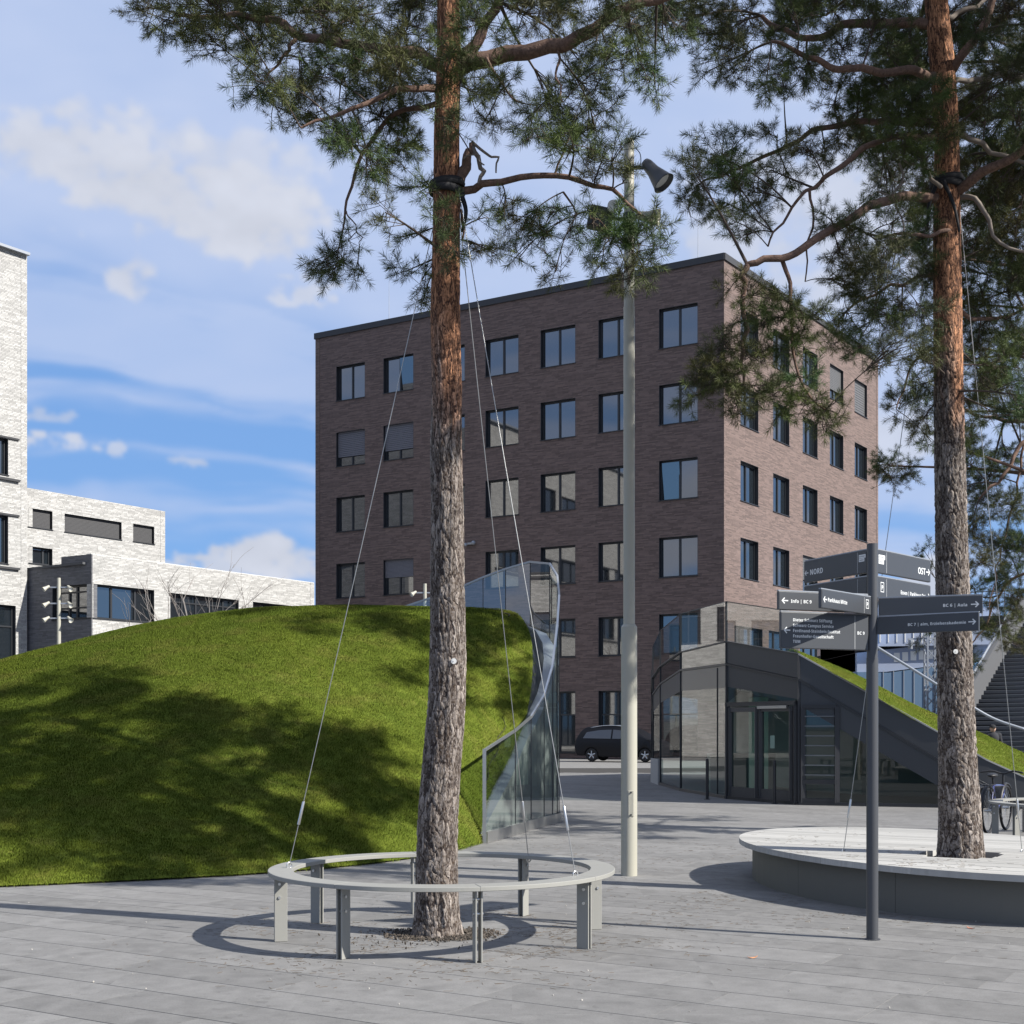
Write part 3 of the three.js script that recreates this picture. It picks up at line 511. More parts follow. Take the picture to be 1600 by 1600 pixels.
// ---- white wing with the grey brick end and a higher setback
{
  const Z0 = 60, c = D((143 - CX) / F * Z0, Z0), h = EYE + (HY - 865.6) * Z0 / F, L = (Z0 * (491 - CX) / F - c.x) / (gridR.x + gridR.z * (491 - CX) / F), t = thing('white_brick_wing', 'long low white brick wing with grey brick end wall and set back upper storey', 'building', c);
  const m = frameOf(V(0, 0, 0), gridR), U = (px) => { const u = (px - CX) / F; return (Z0 * u - c.x) / (gridR.x + gridR.z * u); }, Y = (px, py) => { const Z = Z0 + U(px) * 0.828; return EYE + (HY - py) * Z / F; };
  const win = [[146, 241, 912, 966], [266, 373, 926, 985], [395, 486, 940, 998]].map(([a, b, y0, y1]) => [U(a), U(b), Y(a, y1), Y(a, y0)]);
  wall(t, 'wall', m, L, h, win, M.whiteBrick);
  win.forEach(([a, b, y0, y1], i) => windowAt(t, m, a, y0, b - a, y1 - y0, { mull: i ? [0.2, 0.4, 0.6, 0.8] : [0.33, 0.72], trans: i ? [0.78] : [] }));
  const E = 9.5, e0 = gridL.clone().multiplyScalar(-E), me = frameOf(e0, gridL);
  wall(t, 'end_wall', me, E, h, [[E - 2.6, E - 0.02, win[0][2], win[0][3]]], M.greyBrick, 0.32, [[0, 0], [E, 0], [E, h], [E - 2.0, h], [E - 2.0, h - 0.4], [0, h - 0.4]]);
  windowAt(t, me, E - 2.6, win[0][2], 2.58, win[0][3] - win[0][2], { mull: [0.35, 0.55], trans: [0.34, 0.8] });
  wall(t, 'wall', frameOf(gridR.clone().multiplyScalar(L), gridL.clone().negate()), E, h, [], M.whiteBrick);
  part('roof', bar(gridL.clone().multiplyScalar(-E / 2).setY(h - 0.4), gridL.clone().multiplyScalar(-E / 2).addScaledVector(gridR, L).setY(h - 0.4), E - 0.7, 0.1), M.darkConcrete, t);
  part('roof_edge', bar(V(0, h + 0.01, 0).addScaledVector(gridL, -0.17), gridR.clone().multiplyScalar(L).setY(h + 0.01).addScaledVector(gridL, -0.17), 0.3, 0.03), M.white, t);
  // set back storeys
  const Z1 = 63, o = D((42 - CX) / F * Z1, Z1).sub(c), mu = frameOf(o, gridR), U1 = (px) => { const u = (px - CX) / F; return (Z1 * u - (o.x + c.x)) / (gridR.x + gridR.z * u); }, Y1 = (px, py) => EYE + (HY - py) * (Z1 + U1(px) * 0.828) / F;
  const L1 = U1(258), H1 = Y1(42, 762), w2 = [[44, 82, 793, 823], [101, 190, 802, 831], [208, 241, 818, 846]].map(([a, b, y0, y1]) => [U1(a), U1(b), Y1(a, y1), Y1(a, y0)]); w2.push([U1(45), U1(82), Y1(45, 880), Y1(45, 853)]);
  wall(t, 'upper_wall', mu, L1, H1, w2, M.whiteBrick);
  w2.forEach(([a, b, y0, y1], i) => windowAt(t, mu, a, y0, b - a, y1 - y0, { mull: i === 1 ? [0.42, 0.66] : [0.7], blind: i < 3 ? 0.97 : 0, blindMat: std(0.055, 0.055, 0.058, 0.7) }));
  const en = o.clone().addScaledVector(gridR, L1), bk = gridL.clone().multiplyScalar(-9);
  wall(t, 'upper_wall', frameOf(en, gridL.clone().negate()), 9, H1, [], M.whiteBrick); wall(t, 'upper_wall', frameOf(o.clone().add(bk), gridL), 9, H1, [], M.whiteBrick);
  part('roof', bar(o.clone().addScaledVector(bk, 0.5).setY(H1 - 0.2), en.clone().addScaledVector(bk, 0.5).setY(H1 - 0.2), 8.6, 0.1), M.darkConcrete, t);
}
// ---- far blue glass hall behind the right mound
{
  const Z = 62, c = D((1425 - CX) / F * Z, Z), t = thing('glass_hall', 'pale blue glass hall with slanted dark gaps behind the signpost', 'building', c);
  const glass = phys(0.22, 0.34, 0.5, 0.12, { metalness: 0.55 }), dark = std(0.02, 0.02, 0.025, 0.6), pale = phys(0.42, 0.48, 0.62, 0.15, { metalness: 0.4 });
  const X = (px) => (px - CX) / F * Z - c.x, Y = (py) => EYE + (HY - py) * Z / F;
  const tier = (name, pts, m, z, d) => { const s = new THREE.Shape(pts.map(([x, y]) => new THREE.Vector2(X(x), Y(y)))); return part(name, metric(new THREE.ExtrudeGeometry(s, { depth: d, bevelEnabled: false }).translate(0, 0, z - d)), m, t); };
  tier('lower_facade', [[1340, 1165], [1560, 1165], [1560, 1045], [1472, 1040], [1388, 1051], [1340, 1050]], glass, 0, 8);
  tier('gap', [[1340, 1049], [1388, 1050], [1560, 1030], [1560, 1010], [1340, 1010]], dark, -0.4, 7);
  tier('middle_facade', [[1340, 1050], [1386, 1049.5], [1560, 1028], [1560, 1004], [1480, 1004], [1340, 1020]], pale, -0.1, 8);
  tier('gap', [[1340, 1019.5], [1480, 1003.5], [1560, 1003.5], [1560, 990], [1340, 990]], dark, -0.5, 7);
  tier('upper_facade', [[1340, 1011], [1480, 1009], [1560, 1007], [1560, 950], [1340, 950]], pale, 0.3, 8.5);
  for (let i = 0; i < 9; i++) part('window', box(0.26, 0.42, 0.05, X(1402 + i * 13), Y(1027 - i * 1.2), -0.09), M.white, t);
  for (let i = 0; i < 12; i++) part('mullion', box(0.04, 0.5, 0.05, X(1372 + i * 13), Y(996), 0.31), M.white, t);
  for (let i = 0; i < 7; i++) part('mullion', box(0.035, 3.4, 0.05, X(1380 + i * 16), Y(1105), 0.01), M.zinc, t);
}
// ---- open stairs up to a terrace, with handrails
{
  const S = D(13.55, 42.9), ax = V(0.52, 0, -0.853), sd = V(0.853, 0, 0.52), t = thing('outdoor_staircase', 'wide dark outdoor stairs rising to a railed terrace behind the right pine', 'staircase', S);
  const stepM = [std(0.075, 0.077, 0.08, 0.8), std(0.09, 0.09, 0.095, 0.8)];
  for (let i = 0; i < 37; i++) { const a = ax.clone().multiplyScalar(i * 0.4 + 0.21), y = i * 0.162; part('step', bar(a.clone().setY(y + 0.11), a.clone().addScaledVector(sd, 3.4).setY(y + 0.11), 0.42, 0.1), stepM[i % 2], t); part('nosing', bar(a.clone().addScaledVector(ax, -0.2).setY(y + 0.163), a.clone().addScaledVector(ax, -0.2).addScaledVector(sd, 3.4).setY(y + 0.163), 0.03, 0.012), M.concrete, t); }
  for (const k of [-0.15, 3.55]) {
    const o = sd.clone().multiplyScalar(k), s = new THREE.Shape([[-0.5, -0.3], [15, -0.3], [15, 7.0], [14.2, 6.9], [0, 1.0], [-0.5, 0.9]].map(([x, y]) => new THREE.Vector2(x, y)));
    part('side_wall', metric(new THREE.ExtrudeGeometry(s, { depth: 0.16, bevelEnabled: false })).applyMatrix4(new THREE.Matrix4().makeBasis(ax, V(0, 1, 0), ax.clone().cross(V(0, 1, 0))).setPosition(o)), M.darkConcrete, t);
    part('handrail', tube([o.clone().addScaledVector(ax, -0.3).setY(1.05), o.clone().setY(1.12), o.clone().addScaledVector(ax, 14.2).setY(7.05)], 0.04, 0.04, 8), M.zinc, t);
  }
  const top = ax.clone().multiplyScalar(15).setY(6.0);
  part('terrace', bar(top.clone().addScaledVector(sd, -2.5), top.clone().addScaledVector(sd, 12), 0.6, 0.5), M.darkConcrete, t);
  for (let i = 0; i < 34; i++) { const q = top.clone().addScaledVector(sd, -2.4 + i * 0.3); part('baluster', bar(q.clone().setY(6.25), q.clone().setY(7.45), 0.035, 0.035), M.zinc, t); }
  part('terrace_rail', bar(top.clone().addScaledVector(sd, -2.5).setY(7.3), top.clone().addScaledVector(sd, 8).setY(7.3), 0.05, 0.05), M.zinc, t);
  single('ramp_handrail', tube([P(1365, 1008, 43), P(1420, 1042, 42.5), P(1466, 1071, 42), P(1520, 1105, 41.5), P(1555, 1124, 41.3), P(1605, 1141, 41)], 0.045, 0.045, 8, 30), M.zinc, 'long sloping pale handrail crossing before the outdoor stairs', 'handrail');
}
// ---- lattice mast
{
  const c = D((1455 - CX) / F * 52, 52), t = thing('lattice_mast', 'slim grey lattice mast standing behind the signpost and right pine', 'mast', c), h = 6.1, w = 0.2, cs = [[-w, -w], [w, -w], [w, w], [-w, w]];
  for (const [x, z] of cs) part('leg', bar(V(x, 0, z), V(x, h, z), 0.06, 0.06), M.zinc, t);
  for (let i = 0; i < 13; i++) for (let k = 0; k < 4; k++) { const a = cs[k], b = cs[(k + 1) % 4], y = i * 0.46; part('brace', bar(V(a[0], y, a[1]), V(b[0], y + 0.46, b[1]), 0.035, 0.035), M.zinc, t); }
  part('insulator', merge([bar(V(-0.9, 5.0, 0), V(0.5, 5.05, 0), 0.06, 0.06), cyl(0.08, 0.08, 0.35, 10, -0.8, 4.62, 0), cyl(0.07, 0.07, 0.3, 10, -0.45, 4.7, 0)]), M.zinc, t);
}

// ---------------------------------------------------------------- street furniture
// ---- steel ring benches around the pines
const BC = D(-0.535, 10.34), BR = 1.32;
function ringBench(label, pos, turn, group) {
  const t = thing('ring_bench', label, 'bench', pos, group); t.rotation.y = turn;
  for (let k = 0; k < 8; k++) {
    const a0 = k * Math.PI / 4 + 0.003, a1 = (k + 1) * Math.PI / 4 - 0.003, s = new THREE.Shape(); s.absarc(0, 0, BR, a0, a1, false); s.absarc(0, 0, BR - 0.18, a1, a0, true);
    part('seat_segment', metric(new THREE.ExtrudeGeometry(s, { depth: 0.026, bevelEnabled: true, bevelThickness: 0.003, bevelSize: 0.003, bevelSegments: 1, curveSegments: 14 }).rotateX(-Math.PI / 2).translate(0, 0.494, 0)), M.benchSteel, t);
    const a = k * Math.PI / 4, r = BR - 0.09, m = new THREE.Matrix4().makeRotationY(a);
    const leg = part('leg', merge([metric(rbox(0.095, 0.49, 0.012, 0.003, r, 0.246, 0.02)), metric(rbox(0.095, 0.49, 0.012, 0.003, r, 0.246, -0.02))]).applyMatrix4(m), M.benchSteel, t);
    for (const y of [0.43, 0.33]) part('bolt', new THREE.CylinderGeometry(0.011, 0.011, 0.07, 8).rotateX(Math.PI / 2).translate(r + 0.012, y, 0).applyMatrix4(m), M.brightSteel, leg);
  }
  return t;
}
ringBench('steel ring bench around the near left pine trunk', BC, 283 * Math.PI / 180 - Math.PI * 2 + 0.02, 'steel ring benches');
ringBench('steel ring bench cut by the right frame edge, beside the bicycle', D(8.24, 19.3), 0.35, 'steel ring benches');

// ---- oval timber platform round the right pine
const T2 = D(4.17, 12.5);
{
  const c = D(4.25, 13.2), A = 2.75, B = 1.74, ua = V(-0.3, 0, -0.954), ub = V(0.954, 0, -0.3), t = thing('seating_platform', 'low oval seating platform with pale plank top around the right pine', 'platform', c), top = 0.42;
  const oval = (k, n = 72) => Array.from({ length: n }, (_, i) => { const a = i / n * Math.PI * 2; return V(0, 0, 0).addScaledVector(ua, Math.cos(a) * A * k).addScaledVector(ub, Math.sin(a) * B * k); });
  const clip = (poly, n, d) => { const out = []; poly.forEach((p, i) => { const q = poly[(i + 1) % poly.length], a = p.dot(n) - d, b = q.dot(n) - d; if (a <= 0) out.push(p); if (a * b < 0) out.push(p.clone().lerp(q, a / (a - b))); }); return out; };
  const hole = T2.clone().sub(c), rand = rng(77), mats = [0.40, 0.43, 0.375, 0.45].map((g, i) => std(g, g * 0.985, g * 0.95, 0.8, { map: tex(128, 512, (u, v) => { const n = 0.86 + 0.2 * (fbm(u * 24 + i * 9, v * 4, 4) - 0.5) + 0.12 * (vnoise(u * 64, v * 9 + i) - 0.5); return [n, n, n * 0.985]; }, [3, 0.6]) }));
  const pl = oval(1, 120), w = 0.15; let k = 0;
  for (let n = -3; n < 3; n += w, k++) {
    let p = clip(clip(pl, GN, n + w - 0.004), GN.clone().negate(), -(n + 0.004));
    if (p.length < 3) continue;
    const hn = hole.dot(GN), dn = Math.min(Math.abs(n - hn), Math.abs(n + w - hn)), pieces = [], inside = n < hn && n + w > hn ? 0 : dn;
    if (inside < 0.34) { const half = Math.sqrt(0.36 * 0.36 - inside * inside) * 0.98, hx = hole.dot(GX); pieces.push(clip(p, GX, hx - half), clip(p, GX.clone().negate(), -(hx + half))); } else pieces.push(p);
    for (const q of pieces) {
      if (q.length < 3) continue;
      const s = new THREE.Shape(q.map((v) => new THREE.Vector2(v.x, -v.z))), g = new THREE.ExtrudeGeometry(s, { depth: 0.055, bevelEnabled: false }).rotateX(-Math.PI / 2).translate(0, top - 0.055 - 0.0015 * rand(), 0);
      const gg = metric(g), uv = gg.attributes.uv, pp = gg.attributes.position; for (let i = 0; i < uv.count; i++) { const v = V(pp.getX(i), 0, pp.getZ(i)); uv.setXY(i, v.dot(GN), v.dot(GX) + k * 0.37); }
      part('plank', gg, mats[Math.floor(rand() * 4)], t);
    }
  }
  const ring = (k, y0, y1, n, m, name) => { const o = oval(k, n); for (let i = 0; i < n; i += n / 12) { const pos = []; for (let j = i; j < i + n / 12; j++) { const a = o[j], b = o[(j + 1) % n], l = j === i + n / 12 - 1 ? 0.985 : 1; const bb = a.clone().lerp(b, l); pos.push(a.x, y0, a.z, bb.x, y0, bb.z, bb.x, y1, bb.z, a.x, y0, a.z, bb.x, y1, bb.z, a.x, y1, a.z); } const g = new THREE.BufferGeometry(); g.setAttribute('position', new THREE.Float32BufferAttribute(pos, 3)); g.computeVertexNormals(); part(name, metric(g), m, t); } };
  ring(0.93, 0, top - 0.056, 72, std(0.11, 0.108, 0.095, 0.6, { bumpMap: fineNoise, bumpScale: 0.001 }), 'base_panel');
  ring(0.915, 0, top - 0.058, 72, std(0.03, 0.03, 0.03, 0.8), 'inner_shell');
  part('tree_pit', new THREE.CircleGeometry(0.6, 28).rotateX(-Math.PI / 2).translate(hole.x, top - 0.16, hole.z), std(0.03, 0.026, 0.02, 1), t);
}

// ---- fingerpost with its boards
{
  const X0 = 2.713, Z0 = 10.12, t = thing('signpost', 'dark grey fingerpost with nine direction boards in front of the oval platform', 'signpost', D(X0, Z0));
  part('post', merge([cyl(0.044, 0.044, 2.12, 32), cyl(0.0405, 0.0405, 0.86, 32, 0, 2.12, 0), cyl(0.06, 0.06, 0.006, 24)]), M.signGrey, t);
  const bg = '#3b3e43', ink = '#d2d4d4';
  const arrow = (x, cx, cy, s, dir) => { x.lineWidth = s * 0.17; x.lineCap = 'butt'; x.beginPath(); x.moveTo(cx - s * 0.5, cy); x.lineTo(cx + s * 0.46, cy); x.stroke(); x.beginPath(); const tip = cx + dir * s * 0.5; x.moveTo(tip - dir * s * 0.4, cy - s * 0.42); x.lineTo(tip, cy); x.lineTo(tip - dir * s * 0.4, cy + s * 0.42); x.stroke(); };
  const canvasTex = (w, h, draw) => { const c = document.createElement('canvas'); c.width = w; c.height = h; const x = c.getContext('2d'); x.fillStyle = bg; x.fillRect(0, 0, w, h); x.fillStyle = x.strokeStyle = ink; x.textBaseline = 'middle'; draw(x, w, h); const q = new THREE.CanvasTexture(c); q.colorSpace = THREE.SRGBColorSpace; q.magFilter = THREE.LinearFilter; return q; };
  const txt = (x, s, px, py, size, o = {}) => { x.font = (o.bold ? 'bold ' : '') + size + 'px sans-serif'; x.textAlign = o.align ?? 'left'; x.fillText(s, px, py); };
  const logo = (x, px, py, k) => { x.fillRect(px, py, 78 * k, 27 * k); x.fillRect(px, py + 29 * k, 64 * k, 25 * k); x.fillStyle = bg; txt(x, 'BILDUNGS', px + 4 * k, py + 14 * k, 13 * k, { bold: true }); txt(x, 'CAMPUS', px + 4 * k, py + 42 * k, 13 * k, { bold: true }); x.fillStyle = ink; };
  const park = (x, px, py, k) => { x.lineWidth = 4 * k; x.strokeRect(px, py, 30 * k, 46 * k); txt(x, 'P', px + 15 * k, py + 25 * k, 32 * k, { bold: true, align: 'center' }); };
  const line = (x, px, h) => x.fillRect(px, 4, 3, h - 8);
  // name, direction, length, bottom, top, drawing; text runs left to right as seen from the camera
  const boards = [
    [[-0.397, 0.918], 0.80, 2.766, 2.94, (x, w, h) => { arrow(x, 44, h * 0.56, 62, -1); txt(x, 'NORD', 96, h * 0.56, 80, { bold: true }); line(x, w - 140, h); logo(x, w - 118, 34, 1.35); }, 'NORD'],
    [[-0.397, 0.918], 0.80, 2.575, 2.737, (x, w, h) => { arrow(x, 44, h * 0.56, 62, -1); txt(x, 'Kita | Bildung', 100, h * 0.42, 44); line(x, w - 140, h); }, 'second'],
    [[0.669, 0.743], 0.93, 2.766, 2.94, (x, w, h) => { arrow(x, w - 52, h * 0.56, 70, 1); txt(x, 'OST', w - 100, h * 0.56, 84, { bold: true, align: 'right' }); line(x, 170, h); logo(x, 26, 34, 1.5); }, 'OST'],
    [[0.669, 0.743], 0.93, 2.575, 2.737, (x, w, h) => { arrow(x, w - 52, h * 0.56, 66, 1); txt(x, 'Essen | Parkhaus Ost', w - 100, h * 0.56, 48, { bold: true, align: 'right' }); line(x, 170, h); park(x, 66, 40, 1.8); }, 'parking'],
    [[-0.92, -0.39], 0.80, 2.455, 2.59, (x, w, h) => { arrow(x, 66, h * 0.5, 70, -1); txt(x, 'Info | BC 9', 128, h * 0.52, 46, { bold: true }); }, 'info'],
    [[-0.92, -0.39], 0.78, 2.175, 2.44, (x, w, h) => { arrow(x, 66, h * 0.5, 72, -1); ['Dieter Schwarz Stiftung', 'Schwarz Campus Service', 'Ferdinand-Steinbeis-Institut', 'Fraunhofer-Gesellschaft', 'TUM'].forEach((s, i) => txt(x, s, 128, h * (0.2 + i * 0.155), 41, { bold: true })); line(x, w - 160, h); txt(x, 'BC 9', w - 132, h * 0.52, 44, { bold: true }); }, 'list'],
    [[-0.647, -0.762], 0.79, 2.44, 2.572, (x, w, h) => { arrow(x, 66, h * 0.52, 70, -1); txt(x, 'Parkhaus Mitte', 112, h * 0.52, 54, { bold: true }); line(x, w - 150, h); park(x, w - 110, 26, 1.9); }, 'parkhaus'],
    [[0.94, -0.34], 0.74, 2.436, 2.566, (x, w, h) => { arrow(x, w - 70, h * 0.5, 74, 1); txt(x, 'BC 6 | Aula', w - 140, h * 0.52, 46, { bold: true, align: 'right' }); }, 'aula'],
    [[0.835, -0.55], 0.74, 2.295, 2.426, (x, w, h) => { arrow(x, w - 60, h * 0.5, 70, 1); txt(x, 'BC 7 | aim, Erzieherakademie', w - 116, h * 0.52, 42, { bold: true, align: 'right' }); }, 'akademie']];
  for (const [[dx, dz], L, y0, y1, draw] of boards) {
    const d = V(dx, 0, -dz).normalize(), h = y1 - y0, right = d.x > 0 ? d.clone() : d.clone().negate(), n = right.clone().cross(V(0, 1, 0)), mid = d.clone().multiplyScalar(0.045 + L / 2).setY((y0 + y1) / 2);
    const flip = n.clone().dot(D(0, 0).sub(D(X0, Z0)).sub(mid)) < 0;
    const xa = flip ? right.clone().negate() : right, za = flip ? n.clone().negate() : n;
    const b = part('direction_board', rbox(L, h, 0.026, 0.004), M.signGrey, t);
    b.applyMatrix4(new THREE.Matrix4().makeBasis(xa, V(0, 1, 0), za).setPosition(mid));
    const W = 1024, Hh = Math.round(W * h / L), m = std(1, 1, 1, 0.42, { map: canvasTex(W, Hh, draw), side: THREE.FrontSide });
    part('lettering', new THREE.PlaneGeometry(L - 0.012, h - 0.01).translate(0, 0, 0.0145), m, b);
    part('lit_edge_strip', bar(V(-L / 2, h / 2 + 0.006, 0), V(L / 2, h / 2 + 0.006, 0), 0.02, 0.008), M.zinc, b);  // zinc strip added in place of the sunlit top edge
  }
}

// ---- lamp mast in the middle, floodlight masts behind the mound
function floodlight(parent, at, dir, s = 1, mat = M.signGrey) {
  const d = dir.clone().normalize(), q = new THREE.Quaternion().setFromUnitVectors(V(0, 1, 0), d), prof = [[0.0, -0.16], [0.05, -0.16], [0.065, -0.12], [0.075, 0.0], [0.12, 0.17], [0.135, 0.2], [0.125, 0.2], [0.1, 0.14], [0.0, 0.12]].map(([x, y]) => new THREE.Vector2(x * s, y * s));
  const f = part('floodlight', new THREE.LatheGeometry(prof, 20).applyQuaternion(q).translate(at.x, at.y, at.z), mat, parent);
  part('lens', new THREE.CircleGeometry(0.1 * s, 18).rotateX(-Math.PI / 2).translate(0, 0.15 * s, 0).applyQuaternion(q).translate(at.x, at.y, at.z), phys(0.7, 0.72, 0.72, 0.08), f);
  return f;
}
{
  const b = G(983, 1368), Z = -b.z, y = (py) => EYE + (HY - py) * Z / F, t = thing('lamp_mast', 'tall grey lamp mast with three floodlights standing before the brick building', 'lamp mast', b);
  const h1 = y(980), h2 = y(480), h3 = y(218);
  part('sleeve', merge([cyl(0.088, 0.086, h1, 32), new THREE.CylinderGeometry(0.066, 0.086, 0.03, 32).translate(0, h1 + 0.015, 0)]), M.poleGrey, t);
  part('pole', merge([cyl(0.063, 0.06, h2 - h1, 28, 0, h1, 0), cyl(0.056, 0.054, h3 - h2, 28, 0, h2, 0), cyl(0.062, 0.062, 0.03, 28, 0, h2 - 0.03, 0)]), M.poleGrey, t);
  const door = part('service_door', rbox(0.06, 0.28, 0.012, 0.005, 0.012, y(1255), 0.084), M.poleGrey, t);
  for (const k of [0.12, -0.12]) part('screw', cyl(0.01, 0.01, 0.012, 8).rotateX(Math.PI / 2).translate(0.012, y(1255) + k, 0.088), M.blackMetal, door);
  const p = (px, py, dz = 0) => P(px, py, Z + dz).sub(b);
  floodlight(t, p(1021, 268), V(0.55, -0.75, 0.25), 0.95, M.signGrey); part('bracket', bar(p(990, 262), p(1014, 262), 0.03, 0.03), M.signGrey, t);
  part('cable', tube([p(994, 232), p(1000, 240), p(1001, 255), p(998, 262)], 0.005, 0.005, 5), M.strap, t);
  const bx = part('lamp_box', rbox(0.26, 0.22, 0.16, 0.02).rotateZ(-0.2).translate(...p(938, 342, -0.35).toArray()), M.blackMetal, t); part('lamp_lens', new THREE.CylinderGeometry(0.06, 0.06, 0.04, 16).rotateX(Math.PI / 2).translate(...p(958, 322, -0.47).toArray()), M.white, bx);  // box lamp with a round white lens left of the pole
  part('bracket', merge([bar(p(950, 340), p(984, 345), 0.03, 0.03), bar(p(984, 338), p(1012, 338), 0.03, 0.03)]), M.signGrey, t);
  const f2 = floodlight(t, p(1010, 338), V(0.9, -0.15, 0.2), 0.7, M.poleGrey);
  part('clamp', cyl(0.07, 0.07, 0.06, 20, 0, y(343), 0), M.blackMetal, t);
}
[[92, 903, 50, 'floodlight mast with three tiers of spots before the grey brick end wall'], [664, 912, 52, 'floodlight mast tip peeking over the mound crest beside the left pine']].forEach(([px, py, Z, label]) => {
  const b = D((px - CX) / F * Z, Z), h = EYE + (HY - py) * Z / F, t = thing('floodlight_mast', label, 'lamp mast', b, 'floodlight masts behind the mound');
  part('pole', cyl(0.09, 0.065, h, 20), M.poleGrey, t);
  for (const [k, dy] of [[0, 0.35], [1, 0.95], [2, 1.5]]) {
    part('crossarm', bar(V(-0.35, h - dy, 0), V(0.35, h - dy, 0), 0.05, 0.05), M.zinc, t);
    for (const sx of [-1, 1]) floodlight(t, V(sx * 0.42, h - dy - 0.02, 0.1), V(sx * 0.6, -0.5, 0.5), 0.75, M.poleGrey);
  }
});

// ---- dark car on the far lane
{
  const c = G(974, 1189.6), t = thing('car', 'dark hatchback car parked along the brick building behind the lamp mast', 'car', c); t.rotation.y = -0.42;
  const paint = phys(0.005, 0.0055, 0.008, 0.45, { ior: 1.35 }), glass = phys(0.012, 0.015, 0.02, 0.04, { ior: 1.9 }), tyre = std(0.015, 0.015, 0.016, 0.85), rim = std(0.5, 0.5, 0.5, 0.3, { metalness: 0.8 });
  const s = new THREE.Shape(), q = (x, y) => s.lineTo(x, y); s.moveTo(-1.98, 0.30); s.bezierCurveTo(-2.1, 0.5, -2.1, 0.8, -2.02, 1.0); s.bezierCurveTo(-1.9, 1.3, -1.75, 1.48, -1.55, 1.53); s.bezierCurveTo(-0.8, 1.64, 0.1, 1.62, 0.55, 1.5); s.bezierCurveTo(0.9, 1.35, 1.2, 1.12, 1.42, 1.0); s.bezierCurveTo(1.8, 0.93, 2.05, 0.8, 2.1, 0.62); s.lineTo(2.1, 0.3); q(1.68, 0.26); s.absarc(1.32, 0.3, 0.37, 0, Math.PI, false); q(0.9, 0.24); q(-0.85, 0.24); s.absarc(-1.28, 0.3, 0.37, 0, Math.PI, false); q(-1.98, 0.30);
  const taper = (g) => { const p = g.attributes.position; for (let i = 0; i < p.count; i++) { const y = p.getY(i), k = 1 - 0.26 * sstep(0.85, 1.65, y) - 0.03 * sstep(0.6, 0.2, y); p.setZ(i, p.getZ(i) * k); } g.computeVertexNormals(); return g; };
  part('body', toCreasedNormals(taper(new THREE.ExtrudeGeometry(s, { depth: 1.54, bevelEnabled: true, bevelThickness: 0.09, bevelSize: 0.05, bevelSegments: 4, curveSegments: 10 }).translate(0, 0.02, -0.77)), 0.6), paint, t);
  const win = (pts, z) => taper(new THREE.ExtrudeGeometry(new THREE.Shape(pts.map(([x, y]) => new THREE.Vector2(x, y))), { depth: 0.02, bevelEnabled: false }).translate(0, 0, z));
  for (const z of [0.868, -0.888]) { part('side_window', win([[-1.7, 1.08], [-1.55, 1.36], [-0.9, 1.46], [-0.33, 1.48], [-0.33, 1.06]], z), glass, t); part('side_window', win([[-0.25, 1.06], [-0.25, 1.48], [0.35, 1.44], [0.7, 1.28], [1.0, 1.06]], z), glass, t); part('roof_rail', tube([V(-1.5, 1.55, z * 0.72), V(-0.8, 1.66, z * 0.72), V(0, 1.66, z * 0.72), V(0.5, 1.56, z * 0.72)], 0.018, 0.018, 6), M.brightSteel, t); }
  part('windscreen', new THREE.BoxGeometry(0.72, 0.012, 1.16).rotateZ(-0.55).translate(1.02, 1.27, 0), glass, t);
  for (const z of [0.55, -0.55]) { part('headlight', new THREE.SphereGeometry(0.13, 14, 10).scale(1.2, 0.6, 0.9).translate(1.9, 0.79, z), phys(0.8, 0.8, 0.8, 0.08), t); part('tail_light', new THREE.SphereGeometry(0.11, 12, 10).scale(0.7, 1, 0.9).translate(-1.98, 0.98, z), phys(0.62, 0.6, 0.58, 0.15), t); }
  for (const [x, z] of [[-1.28, 0.74], [1.32, 0.74], [-1.28, -0.74], [1.32, -0.74]]) {
    const w = part('wheel', new THREE.TorusGeometry(0.235, 0.085, 10, 28).scale(1, 1, 1.15).translate(x, 0.315, z), tyre, t), sp = [new THREE.CylinderGeometry(0.05, 0.05, 0.1, 12).rotateX(Math.PI / 2)];
    for (let i = 0; i < 5; i++) sp.push(box(0.05, 0.2, 0.03, 0, 0.1, 0).rotateZ(i * Math.PI * 0.4)); sp.push(new THREE.TorusGeometry(0.2, 0.02, 6, 24));
    part('rim', merge(sp).translate(x, 0.315, z + Math.sign(z) * 0.06), rim, w);
  }
  for (let i = 0; i < 3; i++) part('green_stripe', box(0.012, 0.26, 0.07, 0, 0, 0).rotateX(0.5).translate(-2.11 + i * 0.02, 0.62, 0.35 + i * 0.14), std(0.2, 0.5, 0.2, 0.5), t);
}

